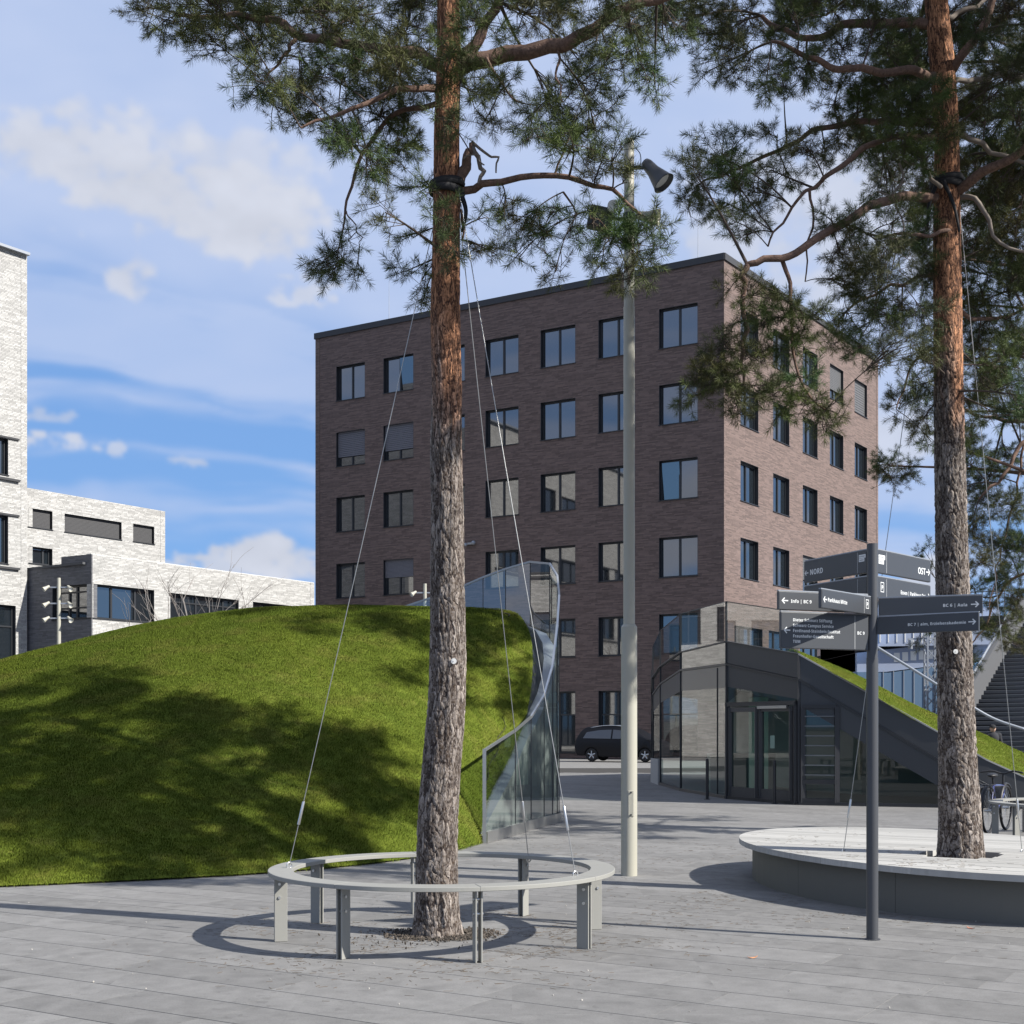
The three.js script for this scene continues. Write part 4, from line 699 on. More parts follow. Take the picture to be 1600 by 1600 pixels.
// ---- bicycle behind the right pine
{
  const rear = D(7.1, 20.05), front = D(7.68, 20.9), ax = front.clone().sub(rear).normalize(), sd = V(-ax.z, 0, ax.x), t = thing('bicycle', 'dark bicycle parked behind the right pine beside the far ring bench', 'bicycle', rear), WB = rear.distanceTo(front), q = (x, y, z = 0) => V(0, y, 0).addScaledVector(ax, x).addScaledVector(sd, z), R = 0.33;
  const blk = std(0.012, 0.012, 0.014, 0.5), blue = phys(0.03, 0.04, 0.16, 0.3, { clearcoat: 1 }), m = new THREE.Matrix4().makeBasis(ax, V(0, 1, 0), ax.clone().cross(V(0, 1, 0)));
  for (const x of [0, WB]) {
    const w = part('wheel', new THREE.TorusGeometry(R, 0.022, 8, 40).applyMatrix4(m).translate(...q(x, R + 0.02).toArray()), blk, t), sp = []; for (let i = 0; i < 18; i++) { const a = i / 18 * 6.283; sp.push(bar(q(x, R + 0.02), q(x + Math.cos(a) * R, R + 0.02 + Math.sin(a) * R), 0.003, 0.003)); }
    part('spokes', merge(sp), M.brightSteel, w); part('hub', new THREE.CylinderGeometry(0.025, 0.025, 0.1, 10).rotateX(Math.PI / 2).applyMatrix4(m).translate(...q(x, R + 0.02).toArray()), M.brightSteel, w);
    part('mudguard', new THREE.TorusGeometry(R + 0.04, 0.02, 6, 24, 2.2).rotateZ(x ? 0.9 : 0.6).scale(1, 1, 1.6).applyMatrix4(m).translate(...q(x, R + 0.02).toArray()), blk, t);
  }
  const bb = q(0.44, 0.29), st = q(0.3, 0.72), hd = q(WB - 0.16, 0.7), hd2 = q(WB - 0.13, 0.58);
  part('frame', merge([tube([bb, st], 0.016, 0.016), tube([st, hd], 0.016, 0.016), tube([bb, hd2], 0.02, 0.02), tube([bb, q(0, R + 0.02, 0.05)], 0.01, 0.01), tube([st, q(0, R + 0.02, 0.05)], 0.009, 0.009), tube([bb, q(0, R + 0.02, -0.05)], 0.01, 0.01), tube([hd, hd2], 0.022, 0.022)]), blue, t);
  part('fork', merge([tube([hd2, q(WB, R + 0.02, 0.05)], 0.014, 0.01), tube([hd2, q(WB, R + 0.02, -0.05)], 0.014, 0.01)]), M.zinc, t);
  part('seat_post', tube([st, q(0.26, 0.84)], 0.014, 0.014), blk, t); part('saddle', new THREE.SphereGeometry(0.13, 14, 10).scale(1.05, 0.28, 0.6).applyMatrix4(m).translate(...q(0.25, 0.87).toArray()), blk, t);
  part('handlebar', tube([q(WB - 0.26, 0.9, -0.32), q(WB - 0.2, 0.92, -0.15), hd.clone().setY(0.88), q(WB - 0.2, 0.92, 0.15), q(WB - 0.26, 0.9, 0.32)], 0.014, 0.014, 8), blk, t); part('stem', tube([hd, hd.clone().setY(0.89)], 0.018, 0.018), blk, t);
  part('crank', merge([new THREE.CylinderGeometry(0.09, 0.09, 0.012, 20).rotateX(Math.PI / 2).applyMatrix4(m).translate(...bb.toArray()), bar(bb.clone().addScaledVector(sd, 0.06), q(0.58, 0.2, 0.06), 0.02, 0.02), bar(bb.clone().addScaledVector(sd, -0.06), q(0.3, 0.38, -0.06), 0.02, 0.02)]), blk, t);
  part('luggage_rack', merge([bar(q(-0.22, 0.74, 0.06), q(0.2, 0.74, 0.06), 0.012, 0.012), bar(q(-0.22, 0.74, -0.06), q(0.2, 0.74, -0.06), 0.012, 0.012), bar(q(0, 0.36, 0.07), q(-0.12, 0.74, 0.06), 0.01, 0.01), bar(q(-0.22, 0.74, 0.06), q(-0.22, 0.74, -0.06), 0.012, 0.012)]), blk, t);
  part('pannier', rbox(0.3, 0.34, 0.1, 0.03).applyMatrix4(m).translate(...q(-0.02, 0.55, -0.13).toArray()), blk, t);
}

// ---- a person at the foot of the stairs: only head and shoulders clear the turf
{
  const t = thing('person', 'person in dark jacket and cap standing at the foot of the stairs', 'person', D(14.3, 40));
  const J = { hip: [0, 0.92, 0], chest: [0, 1.28, 0.02], neck: [0, 1.42, 0.02], sl: [-0.19, 1.36, 0], sr: [0.19, 1.36, 0], el: [-0.27, 1.08, 0.03], er: [0.27, 1.08, 0.03], wl: [-0.24, 0.86, 0.12], wr: [0.24, 0.86, 0.12], hl: [-0.1, 0.88, 0], hr: [0.1, 0.88, 0], kl: [-0.12, 0.48, 0.03], kr: [0.13, 0.48, 0.0], al: [-0.13, 0.07, 0], ar: [0.15, 0.07, -0.04], tl: [-0.15, 0.04, 0.16], tr: [0.19, 0.04, 0.1] };
  const bones = [['hip', 'chest', 0.15, 0.17], ['chest', 'neck', 0.15, 0.06], ['sl', 'sr', 0.075, 0.075], ['sl', 'el', 0.065, 0.05], ['el', 'wl', 0.05, 0.038], ['sr', 'er', 0.065, 0.05], ['er', 'wr', 0.05, 0.038], ['hl', 'kl', 0.095, 0.065], ['kl', 'al', 0.065, 0.045], ['hr', 'kr', 0.095, 0.065], ['kr', 'ar', 0.065, 0.045], ['al', 'tl', 0.045, 0.035], ['ar', 'tr', 0.045, 0.035]];
  const mcMesh = (n, size, cen, f) => { const mc = new MarchingCubes(n, std(1, 1, 1), false, false, 60000); mc.isolation = 0; let i = 0; for (let z = 0; z < n; z++) for (let y = 0; y < n; y++) for (let x = 0; x < n; x++) mc.field[i++] = -f(((x - n / 2) / (n / 2)) * size + cen[0], ((y - n / 2) / (n / 2)) * size + cen[1], ((z - n / 2) / (n / 2)) * size + cen[2]); mc.update(); const g = new THREE.BufferGeometry(); g.setAttribute('position', new THREE.Float32BufferAttribute(Array.from(mc.positionArray.slice(0, mc.count * 3)), 3)); g.scale(size, size, size).translate(...cen); g.computeVertexNormals(); return g; };
  const smin = (a, b, k) => { const h = clamp(0.5 + 0.5 * (b - a) / k); return lerp(b, a, h) - k * h * (1 - h); };
  const cap = (p, a, b, r0, r1) => { const ab = [b[0] - a[0], b[1] - a[1], b[2] - a[2]], ap = [p[0] - a[0], p[1] - a[1], p[2] - a[2]], h = clamp((ap[0] * ab[0] + ap[1] * ab[1] + ap[2] * ab[2]) / (ab[0] ** 2 + ab[1] ** 2 + ab[2] ** 2)); return Math.hypot(ap[0] - ab[0] * h, ap[1] - ab[1] * h, ap[2] - ab[2] * h) - lerp(r0, r1, h); };
  part('body', mcMesh(72, 0.86, [0, 0.78, 0], (x, y, z) => { let d = 9; for (const [a, b, r0, r1] of bones) d = smin(d, cap([x, y, z], J[a], J[b], r0, r1), 0.04); return d; }), std(0.018, 0.019, 0.024, 0.9), t);
  part('head', mcMesh(40, 0.18, [0, 1.54, 0.03], (x, y, z) => { let d = Math.hypot(x / 0.8, (y - 1.55) / 1.1, (z - 0.03) / 0.98) * 0.95 - 0.095; d = smin(d, cap([x, y, z], [0, 1.42, 0.02], [0, 1.5, 0.02], 0.05, 0.05), 0.02); d = smin(d, Math.hypot(x, y - 1.535, z - 0.13) - 0.014, 0.015); for (const s of [-1, 1]) { d = smin(d, Math.hypot(x - s * 0.08, (y - 1.54) / 1.6, z - 0.02) - 0.016, 0.01); d = Math.max(d, 0.016 - Math.hypot(x - s * 0.032, y - 1.56, z - 0.128)); } return d; }), std(0.42, 0.27, 0.2, 0.7), t);
  part('cap', merge([new THREE.SphereGeometry(0.103, 18, 12, 0, 6.3, 0, 1.45).translate(0, 1.575, 0.025), box(0.13, 0.012, 0.1, 0, 1.585, 0.15)]), std(0.012, 0.012, 0.014, 0.9), t);
  for (const s of [-1, 1]) { const f = [new THREE.SphereGeometry(0.04, 10, 8).scale(0.5, 1, 0.9)]; for (let i = 0; i < 4; i++) f.push(cyl(0.008, 0.007, 0.07 - Math.abs(i - 1.5) * 0.008, 6).rotateX(Math.PI + 0.3).translate(0, -0.03, -0.027 + i * 0.018)); f.push(cyl(0.009, 0.007, 0.05, 6).rotateX(Math.PI + 0.9).translate(0, -0.005, 0.035)); part('hand', merge(f).translate(s * 0.235, 0.82, 0.14), std(0.42, 0.27, 0.2, 0.7), t); }
}

// ---------------------------------------------------------------- pines
// bark: plates parted by fissures; tile of 0.52 m x 2.08 m, height kept for the trunk's own relief
const BW = 512, BH = 2048, barkH = new Float32Array(BW * BH), barkID = new Float32Array(BW * BH);
{
  const layers = [[15, 15, 1, 0.24], [32, 56, 0.6, 0.22]];
  for (let y = 0; y < BH; y++) for (let x = 0; x < BW; x++) {
    let h = 0, id = 0;
    for (const [nx, ny, amp, edge] of layers) {
      const u = x / BW * nx + (fbm(x / BW * 10, y / BH * 16, 4, 10, 16) - 0.5) * 2.0, v = y / BH * ny + 0.6 * (fbm(x / BW * 8 + 4, y / BH * 16, 2, 8, 16) - 0.5), iu = Math.floor(u), iv = Math.floor(v); let f1 = 9, f2 = 9, k1 = 0;
      for (let j = -1; j <= 1; j++) for (let i = -1; i <= 1; i++) { const a = ((iu + i) % nx + nx) % nx, b = ((iv + j) % ny + ny) % ny, du = iu + i + hash2(a * 7 + nx, b * 13) - u, dv = (iv + j + hash2(a * 3 + 5, b * 5 + ny) - v) * 0.8, d = Math.hypot(du, dv); if (d < f1) { f2 = f1; f1 = d; k1 = hash2(a + 91, b + 17); } else if (d < f2) f2 = d; }
      h += amp * sstep(0.03, edge, f2 - f1) * (0.6 + 0.4 * k1); id += amp * k1;
    }
    const i = y * BW + x; barkH[i] = clamp(h / 1.62 * 0.85 + 0.15 * vnoise(x / BW * 64, y / BH * 200, 64, 200)); barkID[i] = id / 1.62;
  }
}
const barkAt = (u, v) => barkH[(((Math.floor(v * BH) % BH) + BH) % BH) * BW + (((Math.floor(u * BW) % BW) + BW) % BW)];
const barkMap = tex(BW, BH, (u, v) => { const i = Math.floor(v * BH) * BW + Math.floor(u * BW), h = barkH[i], k = barkID[i], n = fbm(u * 40, v * 160, 2, 40, 160), f = sstep(0.2, 0.55, h); return [lerp(0.024, lerp(0.085, 0.36, k * k) + 0.18 * (n - 0.5), f), lerp(0.015, lerp(0.066, 0.315, k * k) + 0.17 * (n - 0.5), f), lerp(0.012, lerp(0.054, 0.28, k * k) + 0.17 * (n - 0.5), f)]; });
const barkBump = tex(BW, BH, (u, v) => barkAt(u, v), [1, 1], false);
M.bark = new THREE.MeshStandardMaterial({ map: barkMap, bumpMap: barkBump, bumpScale: 0.008, roughness: 0.92, vertexColors: true });
M.twig = std(0.065, 0.048, 0.037, 0.9);
M.limb = new THREE.MeshStandardMaterial({ map: tex(64, 256, (u, v) => { const n = fbm(u * 8, v * 40, 4, 8, 40); return [lerp(0.07, 0.22, n), lerp(0.042, 0.135, n), lerp(0.03, 0.1, n)]; }, [8, 2]), roughness: 0.92, bumpMap: barkBump, bumpScale: 0.003 });
M.paleLimb = std(0.18, 0.15, 0.125, 0.9);
M.needle = phys(1, 1, 1, 0.6, { specularIntensity: 0.4 });
const tufts = [0, 1, 2, 3].map((v) => {
  const r = rng(900 + v), pos = [], L = 0.05 + 0.012 * v;
  for (let i = 0; i < 46; i++) {
    const h = i / 46, a = i * 2.4 + r(), y = h * L, len = 0.046 + r() * 0.02, spread = lerp(1.55, 0.4, h) + (r() - 0.5) * 0.4, w = 0.0012;
    const d = V(Math.cos(a) * Math.sin(spread), Math.cos(spread), Math.sin(a) * Math.sin(spread)), s = V(-Math.sin(a), 0, Math.cos(a)).applyAxisAngle(d, r() * 3).multiplyScalar(w), b = V(0, y, 0), e = b.clone().addScaledVector(d, len), m = b.clone().addScaledVector(d, len * 0.55).add(V(0, -0.002, 0));
    const p = b.clone().sub(s), q = b.clone().add(s), m0 = m.clone().sub(s), m1 = m.clone().add(s);
    for (const k of [p, q, m1, p, m1, m0, m0, m1, e]) pos.push(k.x, k.y, k.z);
  }
  const g = new THREE.BufferGeometry(); g.setAttribute('position', new THREE.Float32BufferAttribute(pos, 3)); g.computeVertexNormals(); return g;
});
function trunkMesh(pts, rad, base, o) {                       // pts: world points from foot to tip
  const curve = new THREE.CatmullRomCurve3(pts, false, 'centripetal'), len = curve.getLength(), n = Math.round(len / 0.018), R = 84, pos = [], uv = [], col = [], idx = [], lp = curve.getSpacedPoints(n); let v = o.seed * 0.0771;
  const rc = new THREE.CatmullRomCurve3(rad.map((r, i) => V(r, pts[i].y, 0)), false, 'centripetal').getSpacedPoints(400);
  const rAt = (y) => { for (let i = 1; i < rc.length; i++) if (rc[i].y >= y) return lerp(rc[i - 1].x, rc[i].x, clamp((y - rc[i - 1].y) / (rc[i].y - rc[i - 1].y + 1e-9))); return rc[rc.length - 1].x; };
  for (let i = 0; i <= n; i++) {
    const p = lp[i], r = rAt(p.y), y = p.y - base.y; if (i) v += p.distanceTo(lp[i - 1]);
    for (let j = 0; j <= R; j++) {
      const a = j / R * Math.PI * 2, u = j / R * 2 + o.seed * 0.137, ca = Math.cos(a), sa = Math.sin(a), flare = 1 + 0.22 * Math.exp(-y / 0.12) * (0.7 + 0.3 * Math.sin(a * 5 + 1));
      const orange = sstep(o.turn - 0.5, o.turn + 0.5, y + (fbm(ca * 2 + 4, y * 2.5 + sa * 2, 4) - 0.5) * 1.6 + 0.25 * ca), rough = lerp(o.relief, 0.006, orange), h = barkAt(u, v / 2.08);
      const q = r * flare * (1 + 0.05 * (fbm(ca * 1.5 + 9, y * 1.2 + sa * 1.5, 3) - 0.5)) + (h - 0.75) * rough;
      pos.push(p.x - base.x + ca * q, y, p.z - base.z + sa * q); uv.push(u, v / 2.08);
      const t = fbm(ca * 3 + o.seed, y * 4 + sa * 3, 4), g = 0.95 + 0.7 * (t - 0.5);
      const moss = 0; col.push(g * lerp(1, 1.9, orange), g * lerp(1, 1.06, orange), g * lerp(1, 0.62, orange));
    }
  }
  for (let i = 0; i < n; i++) for (let j = 0; j < R; j++) { const a = i * (R + 1) + j, b = a + 1, c = a + R + 1; idx.push(a, c + 1, b, a, c, c + 1); }
  const g = new THREE.BufferGeometry(); g.setAttribute('position', new THREE.Float32BufferAttribute(pos, 3)); g.setAttribute('uv', new THREE.Float32BufferAttribute(uv, 2)); g.setAttribute('color', new THREE.Float32BufferAttribute(col, 3)); g.setIndex(idx); g.computeVertexNormals();
  const nn = g.attributes.normal; for (let i = 0; i <= n; i++) { const a = i * (R + 1), b = a + R, s = V(nn.getX(a) + nn.getX(b), nn.getY(a) + nn.getY(b), nn.getZ(a) + nn.getZ(b)).normalize(); nn.setXYZ(a, s.x, s.y, s.z); nn.setXYZ(b, s.x, s.y, s.z); }
  return g;
}
// limbs: [points [px, py, depth offset], r0, r1, material]; clumps: [px, py, rx, ry, depth offset, density]
function pine(o) {
  const Z0 = o.Z, r = rng(o.seed), base = o.base, t = thing('pine_tree', o.label, 'tree', base, 'pine trees');
  const tp = o.trunk.map(([px, py]) => P(px, py, Z0)), tr = o.trunk.map(([, , w]) => w / 2 * Z0 / F);
  tp[0].y = base.y - 0.03;
  part('trunk', trunkMesh(tp, tr, base, o), M.bark, t);
  const nodes = []; const trunkC = new THREE.CatmullRomCurve3(tp, false, 'centripetal');
  for (let i = 0; i <= 80; i++) { const p = trunkC.getPoint(i / 80); if (p.y > (o.crownFrom ?? 4)) nodes.push([p.sub(base), 0.03]); }
  for (const [pts, r0, r1, m] of o.limbs) {
    const w = pts.map(([px, py, d = 0]) => P(px, py, Z0 + d).sub(base));
    // uneven growth between the given points
    const c = new THREE.CatmullRomCurve3(w, false, 'centripetal'), n = Math.max(6, Math.round(c.getLength() / 0.14)), q = []; for (let i = 0; i <= n; i++) { const p = c.getPoint(i / n); if (i && i < n) p.add(V((r() - 0.5), (r() - 0.5), (r() - 0.5)).multiplyScalar(0.05)); q.push(p); nodes.push([p.clone(), lerp(r0, r1, i / n)]); }
    part('branch', tube(q, r0, r1, 9, n * 2), m ?? M.limb, t);
  }
  const twigs = [], mats = [[], [], [], []], cols = [[], [], [], []], q4 = new THREE.Quaternion(), up = V(0, 1, 0);
  const twigMinor = (a, b, droop, r0, seg) => { const m = a.clone().lerp(b, 0.5).add(V((r() - 0.5) * 0.12, droop + (r() - 0.5) * 0.06, (r() - 0.5) * 0.12).multiplyScalar(a.distanceTo(b))); twigs.push(tube([a, m, b], r0, 0.0022, 4, seg, false)); return new THREE.QuadraticBezierCurve3(a, m, b); };
  const put = (p, d, s, tint) => { const v = Math.floor(r() * 4); q4.setFromUnitVectors(up, d.clone().normalize()); q4.multiply(new THREE.Quaternion().setFromAxisAngle(up, r() * 6.283)); mats[v].push(new THREE.Matrix4().compose(p, q4, V(s, s, s))); const k = 0.75 + r() * 0.5; cols[v].push(tint[0] * k, tint[1] * k, tint[2] * k); };
  const clump = (c, R, count) => {                          // c, R in metres
    let best = null, bd = 1e9; for (const nd of nodes) { const d = nd[0].distanceToSquared(c) + Math.max(0, nd[0].y - c.y) * 0.02; if (d < bd) { bd = d; best = nd; } }
    const a = best[0], L = a.distanceTo(c), mid = a.clone().lerp(c, 0.5).add(V((r() - 0.5) * 0.25, 0.12 + (r() - 0.5) * 0.15, (r() - 0.5) * 0.25).multiplyScalar(L)), cv = new THREE.QuadraticBezierCurve3(a, mid, c);
    const r0 = clamp(Math.min(best[1] * 0.7, 0.004 + 0.012 * L), 0.004, 0.03);
    twigs.push(tube([a, cv.getPoint(0.25), cv.getPoint(0.5), cv.getPoint(0.75), c], r0, 0.004, 5, 10, false));
    const tint = [0.054 + 0.026 * r(), 0.068 + 0.03 * r(), 0.022 + 0.012 * r()], nt = Math.max(3, Math.round(count / 5));
    for (let i = 0; i < nt; i++) {
      let x, y, z; do { x = r() * 2 - 1; y = r() * 2 - 1; z = r() * 2 - 1; } while (x * x + y * y + z * z > 1);
      const e = c.clone().add(V(x * R.x, y * R.y, z * R.z).multiplyScalar(0.92)), s0 = cv.getPoint(0.55 + 0.45 * r()), tw = twigMinor(s0, e, 0.08 - 0.1 * r(), 0.0045, 4), tl = s0.distanceTo(e), k = 3 + Math.floor(r() * 4);
      for (let j = 0; j < k; j++) {
        const u = j === 0 ? 1 : 0.62 + 0.38 * r(), p = tw.getPoint(u), d = tw.getTangent(u).normalize();
        if (j) { const side = V(r() - 0.5, (r() - 0.35) * 0.8, r() - 0.5).normalize(); d.lerp(side, 0.55 + 0.4 * r()).normalize(); const e2 = p.clone().addScaledVector(d, 0.05 + 0.09 * r()); twigs.push(tube([p, e2], 0.0028, 0.002, 3, 1, false)); put(e2.clone().addScaledVector(d, -0.03), d, 0.8 + r() * 0.45, tint); }
        else put(p, d, 0.9 + r() * 0.4, tint);
      }
    }
  };
  for (const [px, py, rx, ry, d, dens = 1] of o.clumps) {
    const dd = d ?? (r() - 0.5) * 1.9, Z = Z0 + dd, c = P(px, py, Z).sub(base), k = Z / F;
    clump(c, V(rx * k, ry * k, 0.16 + 0.7 * rx * k), 0.0118 * rx * ry * Math.PI * dens * (Z / 10.3) ** 2);
  }
  for (let i = 0; i < (o.shadeCrown ?? 0); i++) {              // crown clumps added out of view to shade the mound
    const X = 4.0 + r() * 3.4, Z = 9.8 + r() * 5.2, h = 6.7 + r() * 3.0, px = CX + X * F / Z, py = HY - (h - EYE) * F / Z;
    if (px < 1640 && py > -40) continue;
    clump(D(X, Z, h).sub(base), V(0.42, 0.26, 0.42), 75);
  }
  for (const [y0, y1, Rr, count, n] of o.crown ?? []) {       // the crown above the frame: limbs and clumps round the trunk
    for (let i = 0; i < count; i++) {
      const a = i * 2.39996 + r() * 0.5, y = lerp(y0, y1, (i + r()) / count), rad = Rr * (0.35 + 0.65 * r()) * (1 - 0.2 * (y - y0) / (y1 - y0 + 1e-6)), tc = tp[tp.length - 1].clone().sub(base), k = clamp(y / tc.y), ax = V(tc.x * k, y - 0.5, tc.z * k), c = V(ax.x + Math.cos(a) * rad, y, ax.z + Math.sin(a) * rad), m = ax.clone().lerp(c, 0.5).add(V(0, 0.05, 0)), pts = [ax, m, c];
      part('branch', tube(pts, 0.035, 0.012, 6, 8), M.limb, t); for (let j = 3; j <= 8; j++) nodes.push([ax.clone().lerp(c, j / 8), 0.015]);
      for (let j = 0; j < 3; j++) clump(c.clone().add(V((r() - 0.5) * 0.9, (r() - 0.5) * 0.5, (r() - 0.5) * 0.9)), V(0.42, 0.26, 0.42), n);
    }
  }
  const tw = part('twigs', merge(twigs), M.twig, t, { kind: 'stuff' });
  mats.forEach((l, v) => { const im = new THREE.InstancedMesh(tufts[v], M.needle, l.length), c = new THREE.Color(); l.forEach((m, i) => { im.setMatrixAt(i, m); im.setColorAt(i, c.setRGB(cols[v][i * 3], cols[v][i * 3 + 1], cols[v][i * 3 + 2])); }); im.name = 'needles'; im.userData.kind = 'stuff'; im.castShadow = im.receiveShadow = true; t.add(im); });
  return t;
}
// ---- the left pine
pine({ seed: 101, Z: 10.34, base: BC.clone().add(V(-0.03, 0, 0)), turn: 4.05, relief: 0.014, crownFrom: 5.2, label: 'tall pine with grey plated bark inside the near ring bench',
  trunk: [[682, 1470, 72], [683, 1385, 66], [684, 1290, 64], [690, 1200, 62], [698, 1100, 60], [700, 1000, 57], [699, 900, 54], [699, 800, 52], [697, 700, 50], [698, 600, 48], [696, 500, 47], [697, 400, 44], [698, 300, 42], [698, 200, 40], [701, 100, 38], [699, -60, 32], [694, -260, 24], [690, -460, 14], [690, -620, 5]],
  limbs: [[[[712, 108], [770, 90, -0.05], [850, 78, -0.15], [910, 55, -0.25], [960, 25, -0.3], [1020, 0, -0.35], [1100, -40, -0.4]], 0.068, 0.03], [[[708, 100], [745, 60, 0.1], [770, 20, 0.2], [790, -60, 0.3]], 0.05, 0.03], [[[712, 303], [730, 296], [760, 285, -0.1], [800, 275, -0.2], [860, 275, -0.3], [920, 288, -0.35], [965, 303, -0.4], [1000, 335, -0.4]], 0.034, 0.012], [[[690, 105], [640, 82, 0.05], [556, 69, 0.15], [475, 58, 0.25], [431, 31, 0.3], [369, 27, 0.35], [280, 22, 0.4]], 0.05, 0.016], [[[462, 62, 0.2], [440, 92, 0.2], [412, 128, 0.2]], 0.018, 0.006], [[[688, 140], [640, 132, -0.2], [590, 152, -0.4], [525, 178, -0.5], [470, 200, -0.55]], 0.03, 0.008], [[[688, 160], [620, 180, 0.3], [565, 240, 0.4], [548, 300, 0.45], [541, 345, 0.45], [528, 392, 0.45]], 0.022, 0.005], [[[541, 330, 0.45], [560, 360, 0.45], [562, 385, 0.45]], 0.006, 0.003], [[[716, 285, -0.02], [731, 250, -0.05], [737, 224, -0.05]], 0.05, 0.022], [[[737, 226, -0.05], [745, 250, -0.06], [757, 268, -0.08], [748, 288, -0.1]], 0.02, 0.014, 'p'], [[[738, 222, -0.05], [765, 240, -0.1], [778, 246, -0.1], [775, 270, -0.12]], 0.012, 0.006, 'p'], [[[724, 248, -0.1], [745, 246, -0.15], [757, 258, -0.2]], 0.008, 0.005, 'p'], [[[690, 100, -0.2], [712, 84, -0.3], [735, 82, -0.35]], 0.014, 0.008, 'p'], [[[760, 90, -0.1], [775, 120, -0.15], [800, 150, -0.2], [840, 165, -0.2]], 0.012, 0.004], [[[870, 75, -0.2], [872, 120, -0.25], [880, 160, -0.3]], 0.012, 0.004], [[[720, 310, 0.05], [725, 345, 0.05], [722, 375, 0.05]], 0.014, 0.008], [[[860, 278, -0.3], [880, 240, -0.35], [895, 200, -0.35]], 0.01, 0.004], [[[880, 300, -0.3], [905, 330, -0.35], [925, 335, -0.35], [950, 360, -0.4]], 0.008, 0.003]].map(([p, a, b, m]) => [p, a, b, m ? M.paleLimb : undefined]),
  clumps: [[225, 14, 34, 24], [255, 34, 42, 30], [300, 30, 50, 40], [330, 62, 45, 32], [370, 20, 60, 40], [300, -15, 70, 40], [410, 70, 55, 45], [395, 140, 38, 28], [425, 120, 40, 34], [440, 180, 38, 18], [475, 20, 70, 45], [480, 100, 50, 40], [485, 180, 42, 28], [530, 50, 60, 45], [530, 130, 50, 45], [525, 200, 45, 36], [560, 235, 46, 40], [590, 100, 60, 50], [590, 180, 55, 50], [585, 280, 34, 36], [602, 332, 22, 32], [640, 40, 60, 45], [640, 120, 45, 50], [645, 200, 34, 50], [615, 240, 40, 40], [505, 408, 30, 26, 0.45], [540, 412, 36, 26, 0.45], [520, 432, 34, 14, 0.45], [560, 420, 18, 14, 0.45], [548, 372, 14, 8, 0.45, 0.5], [645, 372, 20, 16, 0.2], [632, 425, 16, 12, 0.2], [658, 440, 24, 28, 0.2], [662, 470, 12, 12, 0.2], [655, 300, 20, 24, 0.1, 0.7], [700, 20, 70, 40], [700, 90, 50, 40, -0.6], [720, 130, 40, 40, -0.5], [650, -30, 90, 40], [800, -30, 100, 40], [950, -30, 100, 40],
    [690, 345, 30, 34, -0.42, 0.8], [705, 385, 26, 30, -0.4, 0.7], [685, 300, 24, 20, -0.4, 0.7], [690, 180, 30, 50, -0.5, 0.5], [760, 30, 55, 36], [820, 25, 60, 38], [880, 20, 60, 36], [940, 40, 55, 40], [985, 60, 45, 45], [1005, 110, 34, 36], [1022, 140, 14, 20], [1040, 40, 45, 36], [905, 95, 50, 28], [960, 95, 40, 30], [790, 150, 40, 26], [835, 178, 46, 34], [880, 170, 46, 46], [925, 150, 40, 40], [930, 200, 44, 44], [895, 225, 48, 30], [955, 245, 34, 34, -0.6], [935, 270, 30, 26, -0.6], [850, 215, 36, 22], [765, 180, 26, 26, 0, 0.7], [745, 150, 26, 26, 0.1, 0.8], [790, 320, 26, 30, -0.2, 0.8], [820, 345, 32, 30, -0.3], [838, 385, 30, 26, -0.3], [812, 402, 18, 14, -0.3], [860, 335, 26, 34, -0.3, 0.7], [890, 372, 20, 34, -0.3, 0.8], [868, 425, 22, 16, -0.3, 0.8], [925, 350, 34, 30, -0.45], [955, 385, 40, 34, -0.5], [940, 415, 26, 18, -0.5], [1000, 395, 42, 34, -0.5], [1010, 425, 36, 24, -0.55], [1020, 355, 30, 24, -0.5], [985, 440, 30, 24, -0.6], [970, 330, 26, 18, -0.5, 0.7], [980, 285, 20, 18, -0.5, 0.6], [745, 382, 16, 14, 0, 0.6], [758, 340, 14, 14, 0, 0.5], [775, 398, 10, 9, 0, 0.6], [625, 100, 50, 40, -0.8], [560, 20, 70, 40, 0.8], [460, 140, 30, 26], [410, 20, 60, 40, 0.9]],
  crown: [[7.9, 11.0, 2.6, 34, 60]] });
